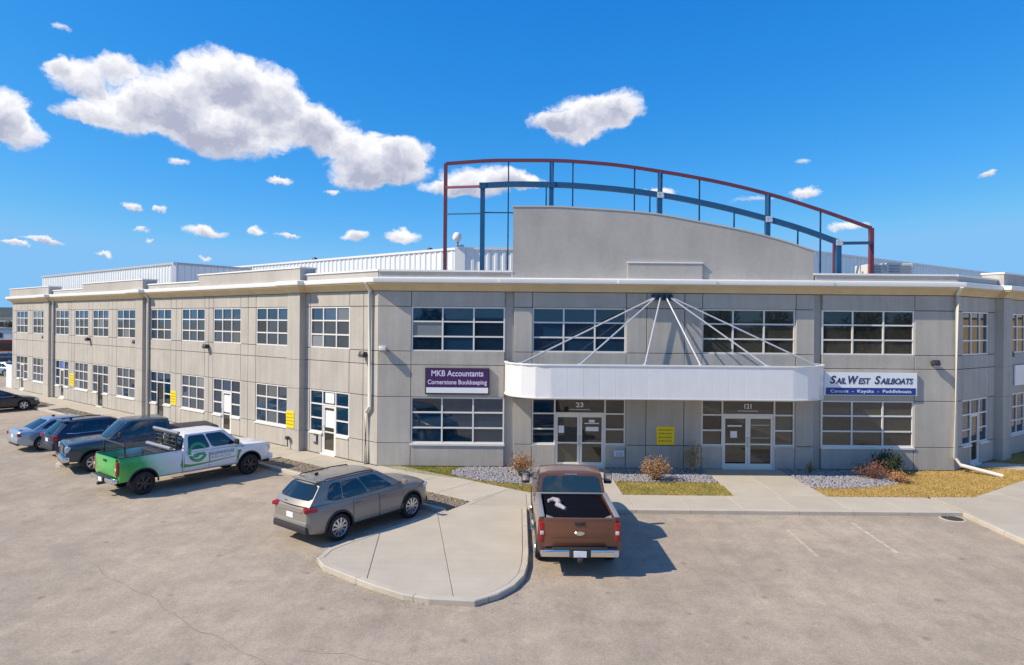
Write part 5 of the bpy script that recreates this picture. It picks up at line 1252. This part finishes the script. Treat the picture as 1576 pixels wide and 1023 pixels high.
# things carried in its bed (they rest on it: things of their own)
def in_bed(name, root, d, x, y, z, label, cat):
    e = empty(name, (0, 0, 0)); M = Matrix.Translation(root.location) @ Matrix.Rotation(root.rotation_euler[2], 4, 'Z'); e.location = M @ Vector((x, y, z)); e.rotation_euler = (0, 0, root.rotation_euler[2]); return tag(e, label, cat)
e_ = in_bed('tool_chest', gt, gd, gd['xb1']-.42, 0, .83, 'black tool chest across the bed of the green and white pickup', 'tool box')
piece('chest', BLACKP, e_, (0, 0, .22), (.46, 1.5, .42), .03); piece('lid', mat('chest_lid', (.05, .05, .055), .4), e_, (0, 0, .455), (.5, 1.54, .06), .02)
e_ = in_bed('cargo_crate', gt, gd, gd['xb0']+.95, .25, .83, 'dark crate lying in the bed of the green and white pickup', 'crate')
piece('tub', mat('crate_navy', (.02, .035, .06), .5), e_, (0, 0, .17), (.7, .5, .34), .03); piece('rim', BLACKP, e_, (0, 0, .34), (.74, .54, .04), .015)
# ---- brown pickup seen from behind
P_BROWN = paint('paint_copper_brown', (.20, .083, .048), .4)
rt, td = pickup('brown_pickup', (1.68, 18.55, ZA), R(90), 'copper brown extended cab pickup seen from behind with dark bed cover', P_BROWN, GRP, crew=False, L=5.95, wb=3.60, bed=2.08, W=1.03, roofz=1.98, belt=1.32, bedz=1.42, r=.405, foh=.98, rimm=RIMB, spokes=8, tow=True, rail=CABLE)
xm = (td['xb0']+td['xb1'])/2
mb = MB(); mb.rbox((xm+.01, 0, 1.36), (td['xb1']-td['xb0']-.22, 1.60, .03), .01); mb.build('bed_cover', mat('vinyl_deep_black', (.004, .005, .009), .9, ior=1.15), rt, 40)
mb = MB(); mb.rbox((td['xb1']-.03, 0, 1.435), (.10, 1.92, .03), .01); mb.build('front_rail', CABLE, rt, 40)
for sg in (-1, 1):
    mb = MB(); mb.add([(td['xb0']+.10, sg*.80, 1.40), (td['xb0']+.32, sg*.80, 1.40), (td['xb0']+.10, sg*.62, 1.40), (td['xb0']+.10, sg*.80, 1.36), (td['xb0']+.32, sg*.80, 1.36), (td['xb0']+.10, sg*.62, 1.36)], [(0, 1, 2), (5, 4, 3), (0, 3, 4, 1), (1, 4, 5, 2), (2, 5, 3, 0)]); mb.build('corner_gusset', CABLE, rt)
mb = MB(); mb.lathe([(.001, 0), (.09, .0), (.10, .01), (.09, .02), (.001, .02)], 20, axis='z'); em = mb.build('emblem', CHROME, rt); em.location = (td['xb0']-.012, 0, 1.05); em.rotation_euler = (R(0), R(-90), 0); em.scale = (.55, 1.2, 1)
e_ = in_bed('coiled_strap', rt, td, td['xb0']+.95, .50, 1.38, 'pale curved strap lying on the dark bed cover of the brown pickup', 'strap')
mb = MB(); mb.tube([(.55, .18, .03), (.62, .05, .05), (.55, -.08, .04), (.36, -.10, .03), (.18, -.04, .04), (.02, -.14, .03), (-.16, -.22, .03)], [.05, .07, .075, .065, .07, .06, .04], 8); mb.build('webbing', mat('strap_pale', (.34, .31, .33), .8, var=.15, scale=6), e_, 60)
# ================================================================== SHRUBS
def shrub(name, x, y, z, rx, h, n, m, label, cat, leaf=.035, dense=.5, up_=.5, stemm=None, flop=0):
    e = tag(empty(name, (x, y, z)), label, cat); mb = MB(); tips = []
    for i in range(int(26+dense*50)):
        a = random.uniform(0, 6.283); rr = random.random()**.6*rx; hh = h*random.uniform(.55, 1.0)*(1-.35*(rr/rx)**2); q = (rr*math.cos(a)+flop*hh, rr*math.sin(a), hh)
        mid = (q[0]*.45+random.uniform(-.04, .04), q[1]*.45+random.uniform(-.04, .04), hh*.55); mb.tube([(random.uniform(-.08, .08)*rx*2, random.uniform(-.08, .08)*rx*2, -.03), mid, q], [.012, .008, .003], 4); tips.append((mid, q))
    mb.build('stems', stemm or mat('dry_stem', (.20, .13, .07), .9, var=.2, scale=8), e)
    V, F = [], []
    for i in range(n):
        mid, q = random.choice(tips); t = random.uniform(.05, 1.08); sp2 = .055+.05*rx
        c = np.array([mid[k]+(q[k]-mid[k])*t+random.gauss(0, sp2) for k in range(3)]); c[2] = max(c[2], .02)
        a = rng.normal(size=3); a[2] += up_; a /= np.linalg.norm(a); b = np.cross(a, rng.normal(size=3)); b /= np.linalg.norm(b); l = leaf*random.uniform(.6, 1.4)
        k = len(V); V += [c-a*l, c+b*l*.38, c+a*l, c-b*l*.38]; F.append((k, k+1, k+2, k+3))
    bigmesh('foliage', np.array(V), np.array(F), m, kind='thing', parent=e); return e
DRY = mat('dry_leaf', (.40, .22, .10), .85, var=.30, scale=9); REED = mat('dry_reed', (.42, .33, .21), .9, var=.2, scale=9); RUST = mat('rust_leaf', (.20, .085, .06), .85, var=.3, scale=8); JUN = mat('juniper', (.022, .05, .022), .8, var=.35, scale=9); AMB = mat('amber_leaf', (.48, .24, .09), .85, var=.3, scale=9)
shrub('dry_bush', .45, 25.35, 0, .55, .95, 1500, DRY, 'dry orange brown bush in the stone bed left of the brown pickup', 'bush')
shrub('dry_bush', 5.55, 24.85, 0, .58, .98, 1900, DRY, 'rounded dry orange bush between the two entrance paths', 'bush')
shrub('reed_tuft', 7.35, 26.3, 0, .42, 1.30, 700, REED, 'pale upright tuft of dry stems against the wall left of the second entrance', 'ornamental grass', .05, .9, 2.5, REED)
shrub('red_bush', 14.25, 25.6, 0, .80, .62, 1500, RUST, 'low reddish brown bush under the right ground floor window', 'bush', .035, .6)
shrub('juniper', 15.25, 26.2, 0, .60, .95, 2600, JUN, 'dark green juniper beside the reddish bush', 'shrub', .045, .7, 1.2)
shrub('amber_bush', 14.9, 24.95, 0, .48, .40, 900, AMB, 'small amber bush in sun in front of the juniper', 'bush', .03, .5)
shrub('dry_bush', 12.15, 26.4, 0, .22, .6, 120, REED, 'thin dry stalks against the wall under the right window', 'plant', .03, .1, 2)
# ================================================================== BEYOND THE BUILDING, far left
def far_box(name, x, y, w, d, h, m, label, cat, rz=0, z0=-.2, roof=None, bands=None, grp=None):
    e = tag(empty(name, (x, y, z0), rz), label, cat, grp); mb = MB(); mb.box((-w/2, -d/2, 0), (w/2, d/2, h)); mb.build('wall' if roof else 'body', m, e)
    if roof: q = MB(); q.box((-w/2-.2, -d/2-.2, h), (w/2+.2, d/2+.2, h+.35)); q.build('roof', roof, e)
    if bands:
        for k in range(bands): q = MB(); q.box((-w/2+w*(k+.2)/bands, -d/2-.05, h*.3), (-w/2+w*(k+.8)/bands, -d/2+.05, h*.7)); q.build('window' if roof else 'door', DARK, e)
    return e
REDC = mat('container_red', (.20, .03, .025), .6, var=.15); PALE = mat('far_pale', (.55, .52, .46), .8, var=.08); BROWNR = mat('far_roof', (.28, .10, .06), .8); TEAL = mat('far_grey_blue', (.25, .29, .33), .7)
far_box('freight_wagon', -97, 122, 15, 3, 2.1, REDC, 'dark red freight wagon in the yard beyond the left end of the building', 'freight wagon', R(10), bands=2)
far_box('freight_wagon', -81, 125.5, 14, 3, 2.1, REDC, 'dark red freight wagon partly hidden behind the left end of the building', 'freight wagon', R(10), bands=2)
far_box('white_trailer', -134, 175, 34, 6, 3.2, mat('far_white', (.70, .71, .74), .6), 'long white shed with grey roof beyond the red wagons', 'shed', R(8), roof=TEAL, bands=6)
far_box('far_warehouse', -262, 345, 40, 30, 6, PALE, 'pale yellowish warehouse near the horizon at the left edge', 'warehouse', R(5), roof=PALE, bands=5)
tag(MB().add([(-90, 68, ZA+.02), (-46, 68, ZA+.02), (-46, 76, ZA+.02), (-90, 76, ZA+.02)], [(0, 1, 2, 3)]).build('verge', G_GREEN, fix=False), kind='structure')
far_box('white_fence', -44.25, 57.3, 1.5, .12, 2.1, mat('fence_white', (.72, .74, .76), .6), 'white board fence at the far end of the left wing', 'fence', R(-37))
def far_car(x, y, rz, P, lab):
    c = crossover('parked_car', (x, y, ZA), rz, lab, P, 'cars parked in the far yard', L=4.5, W=.9, H=1.45, kind='sedan', cladding_=False, rails=False, rimm=RIMB, spokes=5); return c
far_car(-54.5, 69.5, R(170), P_SILV, 'grey sedan beyond the left end of the building')
far_car(-68.5, 87.5, R(185), P_BLACKB, 'dark sedan in the far yard in front of the red wagons')
ridge = MB(); X = np.linspace(-2600, 600, 90); G = [[(x, 2400, -5), (x, 2500, 34+16*math.sin(x*.004)+10*math.sin(x*.013+1)), (x, 3300, 60)] for x in X]; ridge.grid(G)
tag(ridge.build('hills', mat('far_hill', (.035, .05, .05), .95, var=.2, scale=.01), smooth=60), kind='structure')
def tree(x, y, h, label, cw=None, m=None):
    e = tag(empty('tree', (x, y, -.2)), label, 'tree', 'trees around the yard'); mb = MB(); cw = cw or h*.32
    mb.tube([(0, 0, 0), (.05, .02, h*.4), (0, .1, h*.8)], [h*.022, h*.016, h*.006], 6)
    for i in range(9):
        a = i*2.4; z0 = h*(.3+.05*i); mb.tube([(0, 0, z0), (math.cos(a)*cw*.7, math.sin(a)*cw*.7, z0+h*.18)], [h*.010, h*.003], 4)
    mb.build('trunk', mat('bark', (.10, .08, .06), .9), e); n = 1500; V, F = [], []
    for i in range(n):
        a = rng.normal(size=3); a /= np.linalg.norm(a); rr = random.random()**.4; lump = 1+.25*math.sin(a[0]*5+a[2]*4); c = np.array([a[0]*cw*rr*lump, a[1]*cw*rr*lump, h*.62+a[2]*h*.36*rr]); u_ = rng.normal(size=3); u_ /= np.linalg.norm(u_); b = np.cross(u_, rng.normal(size=3)); b /= np.linalg.norm(b); l = h*.022*random.uniform(.6, 1.5)
        k = len(V); V += [c-u_*l, c+b*l*.6, c+u_*l, c-b*l*.6]; F.append((k, k+1, k+2, k+3))
    bigmesh('crown', np.array(V), np.array(F), m or mat('tree_leaf', (.05, .065, .025), .85, var=.3, scale=.6), kind='thing', parent=e)
for x, y, h, l in ((-178, 230, 5.5, 'dark tree between the white shed and the pale warehouse'),): tree(x, y, h, l)
# across the street, behind the viewpoint: what the windows mirror
far_box('opposite_warehouse', 6, -54, 56, 16, 6.2, mat('opposite_wall', (.30, .26, .20), .85, var=.1, scale=.3), 'long tan warehouse across the street from the office building', 'warehouse', 0, -.2, TEAL, 9)
far_box('side_warehouse', 66, 30, 16, 44, 7.0, mat('side_wall', (.48, .36, .18), .85, var=.1, scale=.3), 'ochre warehouse to the right of the office building', 'warehouse', 0, -.2, PALE, 2)
for x, y, h, l in ((-21, -45.0, 7, 'smallest bushy tree in front of the tan warehouse'), (-12, -42.0, 9, 'tall bushy tree at the left half of the tan warehouse'), (22, -44.0, 8, 'bushy tree right of the middle of the tan warehouse'), (31, -42.0, 9.5, 'tallest tree before the right end of the tan warehouse'), (40, -45, 9, 'broad tree past the right end of the tan warehouse'), (47, -46, 7.5, 'short tree past the right end of the tan warehouse'), (53.5, -44, 9.8, 'tallest tree past the right end of the tan warehouse'), (60, -45, 8, 'outermost tree past the right end of the tan warehouse'), (52, -20, 9, 'tree standing alone between the two warehouses')): tree(x, y, h, l)
